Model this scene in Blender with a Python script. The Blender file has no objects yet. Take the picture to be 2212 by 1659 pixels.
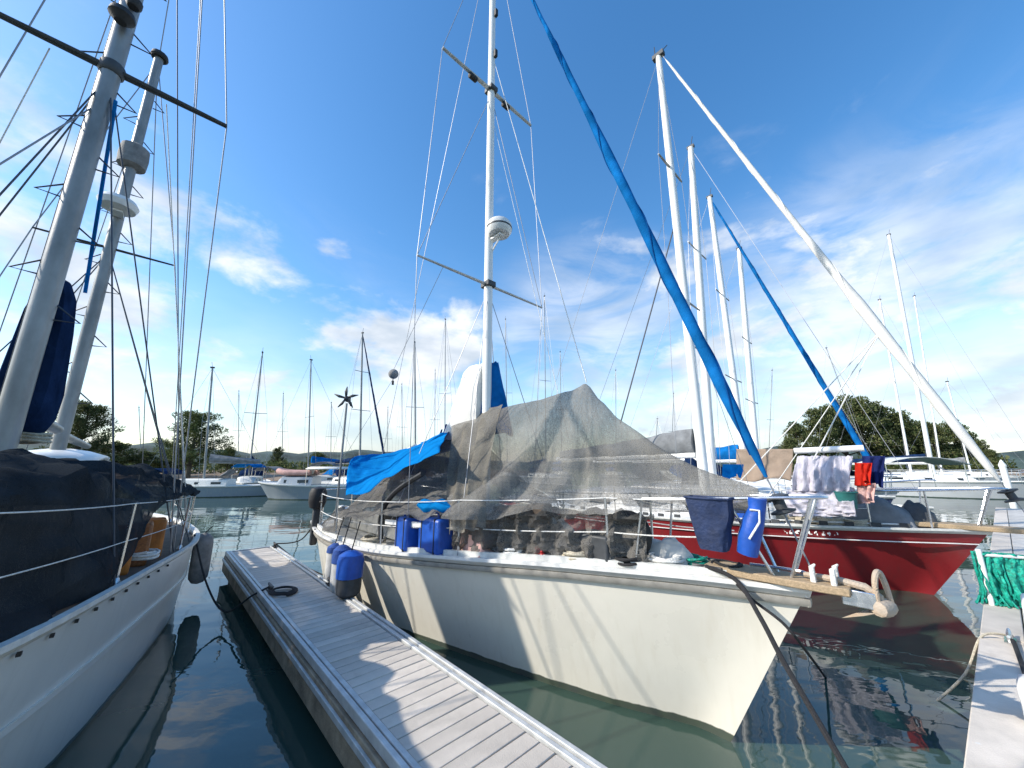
import bpy, bmesh, math, random
from mathutils import Vector, noise
R = math.radians
random.seed(7)
S = bpy.context.scene
C = S.collection

# ------------------------------------------------------------------ camera
CAM_H = 2.05; TILT = R(12.4); FPX = 800.0; UC, VC = 1106.0, 829.5   # optical numbers measured on a 2212 px wide copy
cam_d = bpy.data.cameras.new('camera'); cam = bpy.data.objects.new('camera', cam_d); C.objects.link(cam)
cam.location = (0, 0, CAM_H); cam.rotation_euler = (R(90) + TILT, 0, 0)
cam_d.sensor_width = 36; cam_d.lens = 36 * FPX / 2212; cam_d.clip_start = 0.05; cam_d.clip_end = 5000
S.camera = cam
# ------------------------------------------------------------------ sky, sun, exposure
SUN_EL = 34.0; SUN_AZ = 192.0      # direction TO the sun, azimuth counter-clockwise from +X
saz, sel = R(SUN_AZ), R(SUN_EL)
to_sun = Vector((math.cos(sel) * math.cos(saz), math.cos(sel) * math.sin(saz), math.sin(sel)))
world = bpy.data.worlds.new('World'); S.world = world; world.use_nodes = True
wt = world.node_tree; wn, wl = wt.nodes, wt.links
wn.clear()
def WN(t, **k):
    n = wn.new(t)
    for a, b in k.items(): setattr(n, a, b)
    return n
w_out = WN('ShaderNodeOutputWorld'); w_bg = WN('ShaderNodeBackground'); w_bg.inputs[1].default_value = 0.148
w_sky = WN('ShaderNodeTexSky', sky_type='NISHITA'); w_sky.sun_disc = False
w_sky.sun_elevation = sel; w_sky.sun_rotation = R(90) - saz; w_sky.altitude = 0; w_sky.air_density = 1.15; w_sky.dust_density = 0.7; w_sky.ozone_density = 2.2
w_tc = WN('ShaderNodeTexCoord'); w_sep = WN('ShaderNodeSeparateXYZ'); wl.new(w_tc.outputs['Generated'], w_sep.inputs[0])
def M(op, a, b=None, c=None, clamp=False):
    n = WN('ShaderNodeMath', operation=op); n.use_clamp = clamp
    for i, x in enumerate((a, b, c)):
        if x is None: continue
        if isinstance(x, (int, float)): n.inputs[i].default_value = x
        else: wl.new(x, n.inputs[i])
    return n.outputs[0]
def ramp01(x, lo, hi):
    n = WN('ShaderNodeMapRange'); n.interpolation_type = 'SMOOTHSTEP'
    wl.new(x, n.inputs[0]); n.inputs[1].default_value = lo; n.inputs[2].default_value = hi
    return n.outputs[0]
dx, dy, dz = w_sep.outputs
den = M('ADD', M('MAXIMUM', dz, 0.0), 0.16)
cmb = WN('ShaderNodeCombineXYZ'); wl.new(M('DIVIDE', dx, den), cmb.inputs[0]); wl.new(M('DIVIDE', dy, den), cmb.inputs[1])
def wnoise(vec, scale, detail, rough, dist=0.0, off=(0, 0, 0), sc=(1, 1, 1), rot=(0, 0, 0)):
    mp = WN('ShaderNodeMapping'); mp.inputs[1].default_value = off; mp.inputs[2].default_value = rot; mp.inputs[3].default_value = sc
    wl.new(vec, mp.inputs[0])
    n = WN('ShaderNodeTexNoise'); wl.new(mp.outputs[0], n.inputs['Vector'])
    n.inputs['Scale'].default_value = scale; n.inputs['Detail'].default_value = detail; n.inputs['Roughness'].default_value = rough
    n.inputs['Distortion'].default_value = dist
    return n.outputs[0]
# high thin streaks, seen in perspective
cirrus = M('MULTIPLY', ramp01(wnoise(cmb.outputs[0], 0.9, 9, 0.62, 0.6, (3.1, 1.7, 0), (1.0, 0.45, 1), (0, 0, R(-28))), 0.50, 0.85), 0.5)
cirrus = M('MULTIPLY', cirrus, ramp01(dz, 0.75, 0.25))
veil = M('MULTIPLY', ramp01(wnoise(cmb.outputs[0], 0.35, 6, 0.55, 0.3, (8.0, 2.0, 0), (1, 0.6, 1)), 0.38, 0.62), ramp01(dz, 0.42, 0.12))
veil = M('MULTIPLY', veil, 0.72)
# heaped clouds: noise whose threshold drops round the places where the photograph shows a bank
def toward(u, v, rad, gain):
    a_ = (u - UC) / FPX; b_ = (VC - v) / FPX; d = Vector((a_, math.cos(TILT) - math.sin(TILT) * b_, math.sin(TILT) + math.cos(TILT) * b_)).normalized()
    dp = M('ADD', M('ADD', M('MULTIPLY', dx, d.x), M('MULTIPLY', dy, d.y)), M('MULTIPLY', dz, d.z))
    return M('MULTIPLY', ramp01(dp, math.cos(rad), 1.0), gain)
cum_n = wnoise(w_tc.outputs['Generated'], 4.2, 11, 0.58, 0.2, (1.9, 0.4, 0.35), (1, 1, 1.9))
bias = None
for (u_, v_, r_, g_) in ((40, 480, .28, .23), (150, 650, .26, .10), (930, 745, .21, .22), (800, 790, .30, .10), (1290, 600, .24, .10), (1560, 800, .45, .17), (1900, 790, .45, .20), (2150, 820, .42, .22), (400, 830, .40, .17), (545, 632, .075, .11), (652, 348, .05, .08), (725, 545, .05, .09), (640, 655, .08, .09)):
    t_ = toward(u_, v_, r_, g_); bias = t_ if bias is None else M('MAXIMUM', bias, t_)
cum = ramp01(M('ADD', M('MULTIPLY', cum_n, 1.0), bias), 0.585, 0.80)
cum = M('MULTIPLY', cum, M('MULTIPLY', ramp01(dz, 0.72, 0.42), ramp01(dz, -0.02, 0.05)))
low = M('MULTIPLY', ramp01(dz, 0.15, 0.0), 0.42)
bank = M('MULTIPLY', M('MAXIMUM', toward(1980, 900, .58, .85), toward(1280, 800, .40, .6)), ramp01(wnoise(w_tc.outputs['Generated'], 2.6, 7, .6, .8, (5.0, 1.0, .2), (1, 1, 3.2), (0, R(8), 0)), .30, .62))
cl = M('MAXIMUM', M('MAXIMUM', M('MAXIMUM', cirrus, bank), veil), M('MAXIMUM', M('MULTIPLY', cum, 0.93), low))
shade = wnoise(w_tc.outputs['Generated'], 5.0, 6, 0.5, 0.0, (4.2, 0.1, 0.9), (1, 1, 2.6))
cr = WN('ShaderNodeMix', data_type='RGBA'); wl.new(ramp01(shade, 0.3, 0.65), cr.inputs[0])
cr.inputs[6].default_value = (3.3, 3.75, 4.3, 1); cr.inputs[7].default_value = (5.7, 5.8, 5.95, 1)
mx = WN('ShaderNodeMix', data_type='RGBA'); wl.new(cl, mx.inputs[0]); hs = WN('ShaderNodeHueSaturation'); hs.inputs['Saturation'].default_value = 1.3; hs.inputs['Value'].default_value = 1.3; wl.new(w_sky.outputs[0], hs.inputs['Color']); wl.new(hs.outputs[0], mx.inputs[6]); wl.new(cr.outputs[2], mx.inputs[7])
wl.new(mx.outputs[2], w_bg.inputs[0]); wl.new(w_bg.outputs[0], w_out.inputs[0])

sun_d = bpy.data.lights.new('sun', 'SUN'); sun_d.energy = 4.3; sun_d.angle = R(0.55); sun_d.color = (1.0, 0.93, 0.82)
sun = bpy.data.objects.new('sun', sun_d); C.objects.link(sun)
sun.rotation_euler = (-to_sun).to_track_quat('-Z', 'Y').to_euler(); sun.location = to_sun * 60
S.view_settings.view_transform = 'Standard'; S.view_settings.look = 'None'; S.view_settings.gamma = 1.0
S.view_settings.exposure = 0.42
S.view_settings.use_curve_mapping = False
S.render.engine = 'CYCLES'
S.cycles.max_bounces = 8; S.cycles.transparent_max_bounces = 24; S.cycles.caustics_reflective = False; S.cycles.caustics_refractive = False

# ------------------------------------------------------------------ helpers
CT, ST = math.cos(TILT), math.sin(TILT)
def ray(u, v):
    a = (u - UC) / FPX; b = (VC - v) / FPX
    return Vector((a, CT - ST * b, ST + CT * b))
def at_y(u, v, Y):
    r = ray(u, v); return Vector((0, 0, CAM_H)) + r * (Y / r.y)
def at_z(u, v, z):
    r = ray(u, v); return Vector((0, 0, CAM_H)) + r * ((z - CAM_H) / r.z)
F = Vector((0.6842, -0.7293, 0)).normalized(); N = Vector((-F.y, F.x, 0)); UP = Vector((0, 0, 1))   # F along the berths towards the walkway, N along the walkway
def W(f, n, z=0.0): return F * f + N * n + UP * z
def at_n(u, v, n):
    r = ray(u, v); return Vector((0, 0, CAM_H)) + r * (n / r.dot(N))

ORG = {}
class MB:
    def __init__(s): s.v = []; s.f = []
    def add(s, vs, fs):
        o = len(s.v); s.v += [Vector(p) for p in vs]; s.f += [tuple(i + o for i in q) for q in fs]
    def box(s, c, sx, sy, sz, X=Vector((1, 0, 0)), Y=None, Z=UP):
        X = Vector(X).normalized(); Z = Vector(Z).normalized()
        Y = Z.cross(X) if Y is None else Vector(Y)
        c = Vector(c); vs = []
        for k in (-1, 1):
            for j in (-1, 1):
                for i in (-1, 1): vs.append(c + X * (i * sx / 2) + Y * (j * sy / 2) + Z * (k * sz / 2))
        s.add(vs, [(0, 2, 3, 1), (4, 5, 7, 6), (0, 1, 5, 4), (2, 6, 7, 3), (0, 4, 6, 2), (1, 3, 7, 5)])
    def tube(s, pts, r, n=8, cap=True, sq=1.0):
        pts = [Vector(p) for p in pts]; rs = r if isinstance(r, (list, tuple)) else [r] * len(pts)
        t0 = (pts[-1] - pts[0]); ref = UP if abs(t0.normalized().z if t0.length > 1e-6 else 0) < 0.9 else Vector((1, 0, 0))
        vs = []
        for i, p in enumerate(pts):
            t = (pts[min(i + 1, len(pts) - 1)] - pts[max(i - 1, 0)])
            t = t.normalized() if t.length > 1e-9 else UP
            a = t.cross(ref); a = a.normalized() if a.length > 1e-4 else t.orthogonal().normalized()
            b = t.cross(a)
            for k in range(n):
                w = 2 * math.pi * k / n
                vs.append(p + a * (math.cos(w) * rs[i]) + b * (math.sin(w) * rs[i] * sq))
        fs = []
        for i in range(len(pts) - 1):
            for k in range(n): fs.append((i * n + k, i * n + (k + 1) % n, (i + 1) * n + (k + 1) % n, (i + 1) * n + k))
        if cap: fs.append(tuple(range(n - 1, -1, -1))); fs.append(tuple((len(pts) - 1) * n + k for k in range(n)))
        s.add(vs, fs)
    def lathe(s, prof, o, n=16, axis=UP):
        axis = Vector(axis).normalized(); a = axis.orthogonal().normalized(); b = axis.cross(a); o = Vector(o); vs = []
        for r, h in prof:
            for k in range(n):
                w = 2 * math.pi * k / n; vs.append(o + axis * h + (a * math.cos(w) + b * math.sin(w)) * r)
        fs = [(i * n + k, i * n + (k + 1) % n, (i + 1) * n + (k + 1) % n, (i + 1) * n + k) for i in range(len(prof) - 1) for k in range(n)]
        fs.append(tuple(range(n - 1, -1, -1))); fs.append(tuple((len(prof) - 1) * n + k for k in range(n)))
        s.add(vs, fs)
    def grid(s, rows, closed=False):
        m = len(rows[0]); vs = [p for r in rows for p in r]; fs = []
        for i in range(len(rows) - 1):
            for j in range(m if closed else m - 1):
                fs.append((i * m + j, i * m + (j + 1) % m, (i + 1) * m + (j + 1) % m, (i + 1) * m + j))
        s.add(vs, fs)
    def sweep(s, path, prof, up=UP, closed=True):
        rows = []
        for i, p in enumerate(path):
            p = Vector(p); t = (Vector(path[min(i + 1, len(path) - 1)]) - Vector(path[max(i - 1, 0)])).normalized()
            o = t.cross(up).normalized(); rows.append([p + o * x + up * y for x, y in prof])
        s.grid(rows, closed)
        m = len(prof); o = len(s.v) - len(path) * m
        s.f.append(tuple(o + k for k in range(m))[::-1]); s.f.append(tuple(o + (len(path) - 1) * m + k for k in range(m)))
    def build(s, name, mat, parent=None, org=None, bevel=0, solid=0, smooth=True, ang=38, sub=0):
        if parent is not None: og = ORG[parent.name]
        else: og = Vector(org) if org is not None else Vector((0, 0, 0))
        me = bpy.data.meshes.new(name); me.from_pydata([tuple(p - og) for p in s.v], [], s.f); me.update()
        bm = bmesh.new(); bm.from_mesh(me); bmesh.ops.recalc_face_normals(bm, faces=bm.faces); bm.to_mesh(me); bm.free()
        if mat: me.materials.append(mat)
        if smooth:
            me.polygons.foreach_set('use_smooth', [True] * len(me.polygons))
            if ang: me.set_sharp_from_angle(angle=R(ang))
        o = bpy.data.objects.new(name, me); C.objects.link(o)
        if parent is not None: o.parent = parent
        else: o.location = og
        ORG[o.name] = og
        if solid: m = o.modifiers.new('thickness', 'SOLIDIFY'); m.thickness = solid; m.offset = 0
        if bevel: m = o.modifiers.new('edge', 'BEVEL'); m.width = bevel; m.segments = 2; m.limit_method = 'ANGLE'
        if sub: m = o.modifiers.new('smooth', 'SUBSURF'); m.levels = sub; m.render_levels = sub
        return o
def thing(name, loc, label, cat, group=None):
    o = bpy.data.objects.new(name, None); C.objects.link(o); o.location = loc; o.empty_display_size = 0.2
    ORG[o.name] = Vector(loc); return tag(o, label, cat, group)
def tag(o, label=None, cat=None, group=None, kind=None):
    if label: o['label'] = label
    if cat: o['category'] = cat
    if group: o['group'] = group
    if kind: o['kind'] = kind
    return o
def copy_part(src, parent, loc):
    c = src.copy(); C.objects.link(c); c.parent = parent; c.location = loc; ORG[c.name] = ORG[parent.name] + Vector(loc); return c
def lerp(a, b, t): return a + (b - a) * t
def interp(tab, x):
    if x <= tab[0][0]: return tab[0][1:]
    for i in range(len(tab) - 1):
        if x <= tab[i + 1][0]:
            t = (x - tab[i][0]) / (tab[i + 1][0] - tab[i][0])
            p0 = tab[max(i - 1, 0)]; p1 = tab[i]; p2 = tab[i + 1]; p3 = tab[min(i + 2, len(tab) - 1)]
            out = []
            for k in range(1, len(p1)):
                m1 = (p2[k] - p0[k]) / max(p2[0] - p0[0], 1e-6) * (p2[0] - p1[0]); m2 = (p3[k] - p1[k]) / max(p3[0] - p1[0], 1e-6) * (p2[0] - p1[0])
                t2, t3 = t * t, t * t * t
                out.append((2 * t3 - 3 * t2 + 1) * p1[k] + (t3 - 2 * t2 + t) * m1 + (-2 * t3 + 3 * t2) * p2[k] + (t3 - t2) * m2)
            return tuple(out)
    return tab[-1][1:]
def catmull(pts, per=6):
    pts = [Vector(p) for p in pts]; out = []
    for i in range(len(pts) - 1):
        p0, p1, p2, p3 = pts[max(i - 1, 0)], pts[i], pts[i + 1], pts[min(i + 2, len(pts) - 1)]
        for k in range(per):
            t = k / per
            out.append(0.5 * ((2 * p1) + (p2 - p0) * t + (2 * p0 - 5 * p1 + 4 * p2 - p3) * t * t + (3 * p1 - p0 - 3 * p2 + p3) * t ** 3))
    out.append(pts[-1]); return out
def sag(a, b, d, n=10):
    a, b = Vector(a), Vector(b)
    return [a.lerp(b, i / n) - UP * (d * 4 * (i / n) * (1 - i / n)) for i in range(n + 1)]

# ------------------------------------------------------------------ materials
def mat(name, col, rough=0.5, var=0.12, vscale=6.0, bump=0.0, bscale=60.0, metal=0.0, col2=None, spec=0.5, stretch=(1, 1, 1), detail=5, coat=0.0):
    m = bpy.data.materials.new(name); m.use_nodes = True; nt = m.node_tree; nn, ll = nt.nodes, nt.links
    b = nn['Principled BSDF']; b.inputs['Roughness'].default_value = rough; b.inputs['Metallic'].default_value = metal
    b.inputs['Specular IOR Level'].default_value = spec; b.inputs['Coat Weight'].default_value = coat
    tc = nn.new('ShaderNodeTexCoord'); mp = nn.new('ShaderNodeMapping'); mp.inputs[3].default_value = stretch
    ll.new(tc.outputs['Object'], mp.inputs[0])
    n1 = nn.new('ShaderNodeTexNoise'); n1.inputs['Scale'].default_value = vscale; n1.inputs['Detail'].default_value = detail; n1.inputs['Roughness'].default_value = 0.6
    ll.new(mp.outputs[0], n1.inputs['Vector'])
    mr = nn.new('ShaderNodeMapRange'); mr.inputs[1].default_value = 0.3; mr.inputs[2].default_value = 0.7; ll.new(n1.outputs[0], mr.inputs[0])
    mixn = nn.new('ShaderNodeMix'); mixn.data_type = 'RGBA'; ll.new(mr.outputs[0], mixn.inputs[0])
    c2 = col2 if col2 else tuple(x * (1 - 2 * var) for x in col)
    c1 = col if col2 else tuple(min(x * (1 + var), 1) for x in col)
    mixn.inputs[6].default_value = (*c2, 1); mixn.inputs[7].default_value = (*c1, 1)
    ll.new(mixn.outputs[2], b.inputs['Base Color'])
    rr = nn.new('ShaderNodeMapRange'); rr.inputs[3].default_value = max(rough - 0.08, 0.02); rr.inputs[4].default_value = min(rough + 0.1, 1)
    ll.new(n1.outputs[0], rr.inputs[0]); ll.new(rr.outputs[0], b.inputs['Roughness'])
    if bump:
        n2 = nn.new('ShaderNodeTexNoise'); n2.inputs['Scale'].default_value = bscale; n2.inputs['Detail'].default_value = 4; ll.new(mp.outputs[0], n2.inputs['Vector'])
        bp = nn.new('ShaderNodeBump'); bp.inputs['Strength'].default_value = bump; bp.inputs['Distance'].default_value = 0.02
        ll.new(n2.outputs[0], bp.inputs['Height']); ll.new(bp.outputs[0], b.inputs['Normal'])
    return m
def hull_mat(name, col, boot, slime=(0.09, 0.12, 0.07), zb=0.10, stain=(0.55, 0.48, 0.33), rough=0.3, streak=0.35, grime=0.0):
    """gelcoat with a boot top at the waterline, weed on it, and long vertical run-off streaks (object z equals height above water)"""
    m = mat(name, col, rough, 0.04, 1.3, spec=0.5, coat=0.15); nt = m.node_tree; nn, ll = nt.nodes, nt.links
    b = nn['Principled BSDF']; base = b.inputs['Base Color'].links[0].from_socket
    tc = nn.new('ShaderNodeTexCoord'); sep = nn.new('ShaderNodeSeparateXYZ'); ll.new(tc.outputs['Object'], sep.inputs[0])
    mp = nn.new('ShaderNodeMapping'); mp.inputs[3].default_value = (16, 16, 0.5); ll.new(tc.outputs['Object'], mp.inputs[0])
    ns = nn.new('ShaderNodeTexNoise'); ns.inputs['Scale'].default_value = 1.0; ns.inputs['Detail'].default_value = 6; ll.new(mp.outputs[0], ns.inputs['Vector'])
    mr = nn.new('ShaderNodeMapRange'); mr.inputs[1].default_value = 0.52; mr.inputs[2].default_value = 0.8; mr.inputs[4].default_value = streak; ll.new(ns.outputs[0], mr.inputs[0])
    mx1 = nn.new('ShaderNodeMix'); mx1.data_type = 'RGBA'; ll.new(mr.outputs[0], mx1.inputs[0]); ll.new(base, mx1.inputs[6]); mx1.inputs[7].default_value = (*stain, 1)
    n2 = nn.new('ShaderNodeTexNoise'); n2.inputs['Scale'].default_value = 7; n2.inputs['Detail'].default_value = 6; ll.new(tc.outputs['Object'], n2.inputs['Vector'])
    wob = nn.new('ShaderNodeMath'); wob.operation = 'MULTIPLY_ADD'; wob.inputs[1].default_value = 0.035; ll.new(n2.outputs[0], wob.inputs[0]); ll.new(sep.outputs[2], wob.inputs[2])
    lt = nn.new('ShaderNodeMapRange'); lt.inputs[1].default_value = zb + 0.025; lt.inputs[2].default_value = zb + 0.015; ll.new(wob.outputs[0], lt.inputs[0])
    mx2 = nn.new('ShaderNodeMix'); mx2.data_type = 'RGBA'; ll.new(n2.outputs[0], mx2.inputs[0]); mx2.inputs[6].default_value = (*boot, 1); mx2.inputs[7].default_value = (*slime, 1)
    mx3 = nn.new('ShaderNodeMix'); mx3.data_type = 'RGBA'; ll.new(lt.outputs[0], mx3.inputs[0]); ll.new(mx1.outputs[2], mx3.inputs[6]); ll.new(mx2.outputs[2], mx3.inputs[7])
    ll.new(mx3.outputs[2], b.inputs['Base Color'])
    return m
def net_mat(name, col, hole=0.35, trans=0.35, scale=260.0):
    """woven shade cloth: strands with real gaps, light passing through the strands"""
    m = bpy.data.materials.new(name); m.use_nodes = True; nt = m.node_tree; nn, ll = nt.nodes, nt.links
    nn.clear(); out = nn.new('ShaderNodeOutputMaterial')
    d = nn.new('ShaderNodeBsdfDiffuse'); tr = nn.new('ShaderNodeBsdfTranslucent'); tp = nn.new('ShaderNodeBsdfTransparent')
    tc = nn.new('ShaderNodeTexCoord'); n1 = nn.new('ShaderNodeTexNoise'); n1.inputs['Scale'].default_value = 2.2; n1.inputs['Detail'].default_value = 8
    ll.new(tc.outputs['Object'], n1.inputs['Vector'])
    mp = nn.new('ShaderNodeMapping'); mp.inputs[3].default_value = (40, 40, 1.5); ll.new(tc.outputs['Object'], mp.inputs[0])
    n3 = nn.new('ShaderNodeTexNoise'); n3.inputs['Scale'].default_value = 1.0; n3.inputs['Detail'].default_value = 3; ll.new(mp.outputs[0], n3.inputs['Vector'])
    mrc = nn.new('ShaderNodeMapRange'); mrc.inputs[1].default_value = 0.3; mrc.inputs[2].default_value = 0.7; ll.new(n1.outputs[0], mrc.inputs[0])
    mc = nn.new('ShaderNodeMix'); mc.data_type = 'RGBA'; ll.new(mrc.outputs[0], mc.inputs[0])
    mc.inputs[6].default_value = (*[x * 0.7 for x in col], 1); mc.inputs[7].default_value = (*[min(1, x * 1.2) for x in col], 1)
    ll.new(mc.outputs[2], d.inputs[0]); ll.new(mc.outputs[2], tr.inputs[0])
    m1 = nn.new('ShaderNodeMixShader'); m1.inputs[0].default_value = trans; ll.new(d.outputs[0], m1.inputs[1]); ll.new(tr.outputs[0], m1.inputs[2])
    n2 = nn.new('ShaderNodeTexNoise'); n2.inputs['Scale'].default_value = scale; n2.inputs['Detail'].default_value = 1; ll.new(tc.outputs['Object'], n2.inputs['Vector'])
    ad = nn.new('ShaderNodeMath'); ad.operation = 'MULTIPLY_ADD'; ad.inputs[1].default_value = 0.5; ll.new(n3.outputs[0], ad.inputs[0]); ll.new(n2.outputs[0], ad.inputs[2])
    mr = nn.new('ShaderNodeMapRange'); mr.inputs[1].default_value = 0.55; mr.inputs[2].default_value = 0.95; mr.inputs[3].default_value = max(hole - 0.22, 0); mr.inputs[4].default_value = hole + 0.22
    ll.new(ad.outputs[0], mr.inputs[0])
    m2 = nn.new('ShaderNodeMixShader'); ll.new(mr.outputs[0], m2.inputs[0]); ll.new(m1.outputs[0], m2.inputs[1]); ll.new(tp.outputs[0], m2.inputs[2])
    ll.new(m2.outputs[0], out.inputs[0]); return m
def cloth_mat(name, col, trans=0.3, var=0.1, bump=0.3):
    m = bpy.data.materials.new(name); m.use_nodes = True; nt = m.node_tree; nn, ll = nt.nodes, nt.links
    nn.clear(); out = nn.new('ShaderNodeOutputMaterial'); d = nn.new('ShaderNodeBsdfDiffuse'); tr = nn.new('ShaderNodeBsdfTranslucent')
    tc = nn.new('ShaderNodeTexCoord'); n1 = nn.new('ShaderNodeTexNoise'); n1.inputs['Scale'].default_value = 4; n1.inputs['Detail'].default_value = 8; ll.new(tc.outputs['Object'], n1.inputs['Vector'])
    mr = nn.new('ShaderNodeMapRange'); mr.inputs[1].default_value = 0.3; mr.inputs[2].default_value = 0.7; ll.new(n1.outputs[0], mr.inputs[0])
    mc = nn.new('ShaderNodeMix'); mc.data_type = 'RGBA'; ll.new(mr.outputs[0], mc.inputs[0])
    mc.inputs[6].default_value = (*[x * (1 - 2 * var) for x in col], 1); mc.inputs[7].default_value = (*[min(1, x * (1 + var)) for x in col], 1)
    n2 = nn.new('ShaderNodeTexNoise'); n2.inputs['Scale'].default_value = 14; n2.inputs['Detail'].default_value = 5; n2.inputs['Distortion'].default_value = 1.0; ll.new(tc.outputs['Object'], n2.inputs['Vector'])
    bp = nn.new('ShaderNodeBump'); bp.inputs['Strength'].default_value = bump; bp.inputs['Distance'].default_value = 0.03; ll.new(n2.outputs[0], bp.inputs['Height']); ll.new(bp.outputs[0], d.inputs['Normal'])
    ll.new(mc.outputs[2], d.inputs[0]); ll.new(mc.outputs[2], tr.inputs[0])
    ms = nn.new('ShaderNodeMixShader'); ms.inputs[0].default_value = trans; ll.new(d.outputs[0], ms.inputs[1]); ll.new(tr.outputs[0], ms.inputs[2]); ll.new(ms.outputs[0], out.inputs[0])
    return m
def water_mat():
    m = bpy.data.materials.new('harbour water'); m.use_nodes = True; nt = m.node_tree; nn, ll = nt.nodes, nt.links
    b = nn['Principled BSDF']; b.inputs['Roughness'].default_value = 0.015; b.inputs['IOR'].default_value = 1.333; b.inputs['Specular IOR Level'].default_value = 0.9
    tc = nn.new('ShaderNodeTexCoord')
    n0 = nn.new('ShaderNodeTexNoise'); n0.inputs['Scale'].default_value = 0.25; n0.inputs['Detail'].default_value = 4; ll.new(tc.outputs['Object'], n0.inputs['Vector'])
    mc = nn.new('ShaderNodeMix'); mc.data_type = 'RGBA'; ll.new(n0.outputs[0], mc.inputs[0]); mc.inputs[6].default_value = (0.030, 0.058, 0.047, 1); mc.inputs[7].default_value = (0.045, 0.080, 0.064, 1); ll.new(mc.outputs[2], b.inputs['Base Color'])
    def nz(sc, st, det, dist):
        mp = nn.new('ShaderNodeMapping'); mp.inputs[3].default_value = st; mp.inputs[2].default_value = (0, 0, R(12)); ll.new(tc.outputs['Object'], mp.inputs[0])
        n = nn.new('ShaderNodeTexNoise'); n.inputs['Scale'].default_value = sc; n.inputs['Detail'].default_value = det; n.inputs['Roughness'].default_value = 0.5; n.inputs['Distortion'].default_value = dist
        ll.new(mp.outputs[0], n.inputs['Vector']); return n.outputs[0]
    a = nz(0.9, (0.55, 1.0, 1), 2, 0.3); c = nz(5.0, (0.6, 1.0, 1), 2, 0.2)
    ma = nn.new('ShaderNodeMath'); ma.operation = 'MULTIPLY_ADD'; ma.inputs[1].default_value = 0.10; ll.new(c, ma.inputs[0]); ll.new(a, ma.inputs[2])
    bp = nn.new('ShaderNodeBump'); bp.inputs['Strength'].default_value = 0.42; bp.inputs['Distance'].default_value = 0.05; ll.new(ma.outputs[0], bp.inputs['Height']); ll.new(bp.outputs[0], b.inputs['Normal'])
    return m
def leaf_mat(name, a, b_):
    m = bpy.data.materials.new(name); m.use_nodes = True; nt = m.node_tree; nn, ll = nt.nodes, nt.links
    nn.clear(); out = nn.new('ShaderNodeOutputMaterial'); d = nn.new('ShaderNodeBsdfDiffuse'); tr = nn.new('ShaderNodeBsdfTranslucent')
    g = nn.new('ShaderNodeNewGeometry'); mc = nn.new('ShaderNodeMix'); mc.data_type = 'RGBA'; ll.new(g.outputs['Random Per Island'], mc.inputs[0])
    mc.inputs[6].default_value = (*a, 1); mc.inputs[7].default_value = (*b_, 1); ll.new(mc.outputs[2], d.inputs[0]); ll.new(mc.outputs[2], tr.inputs[0])
    ms = nn.new('ShaderNodeMixShader'); ms.inputs[0].default_value = 0.3; ll.new(d.outputs[0], ms.inputs[1]); ll.new(tr.outputs[0], ms.inputs[2]); ll.new(ms.outputs[0], out.inputs[0])
    return m
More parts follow.
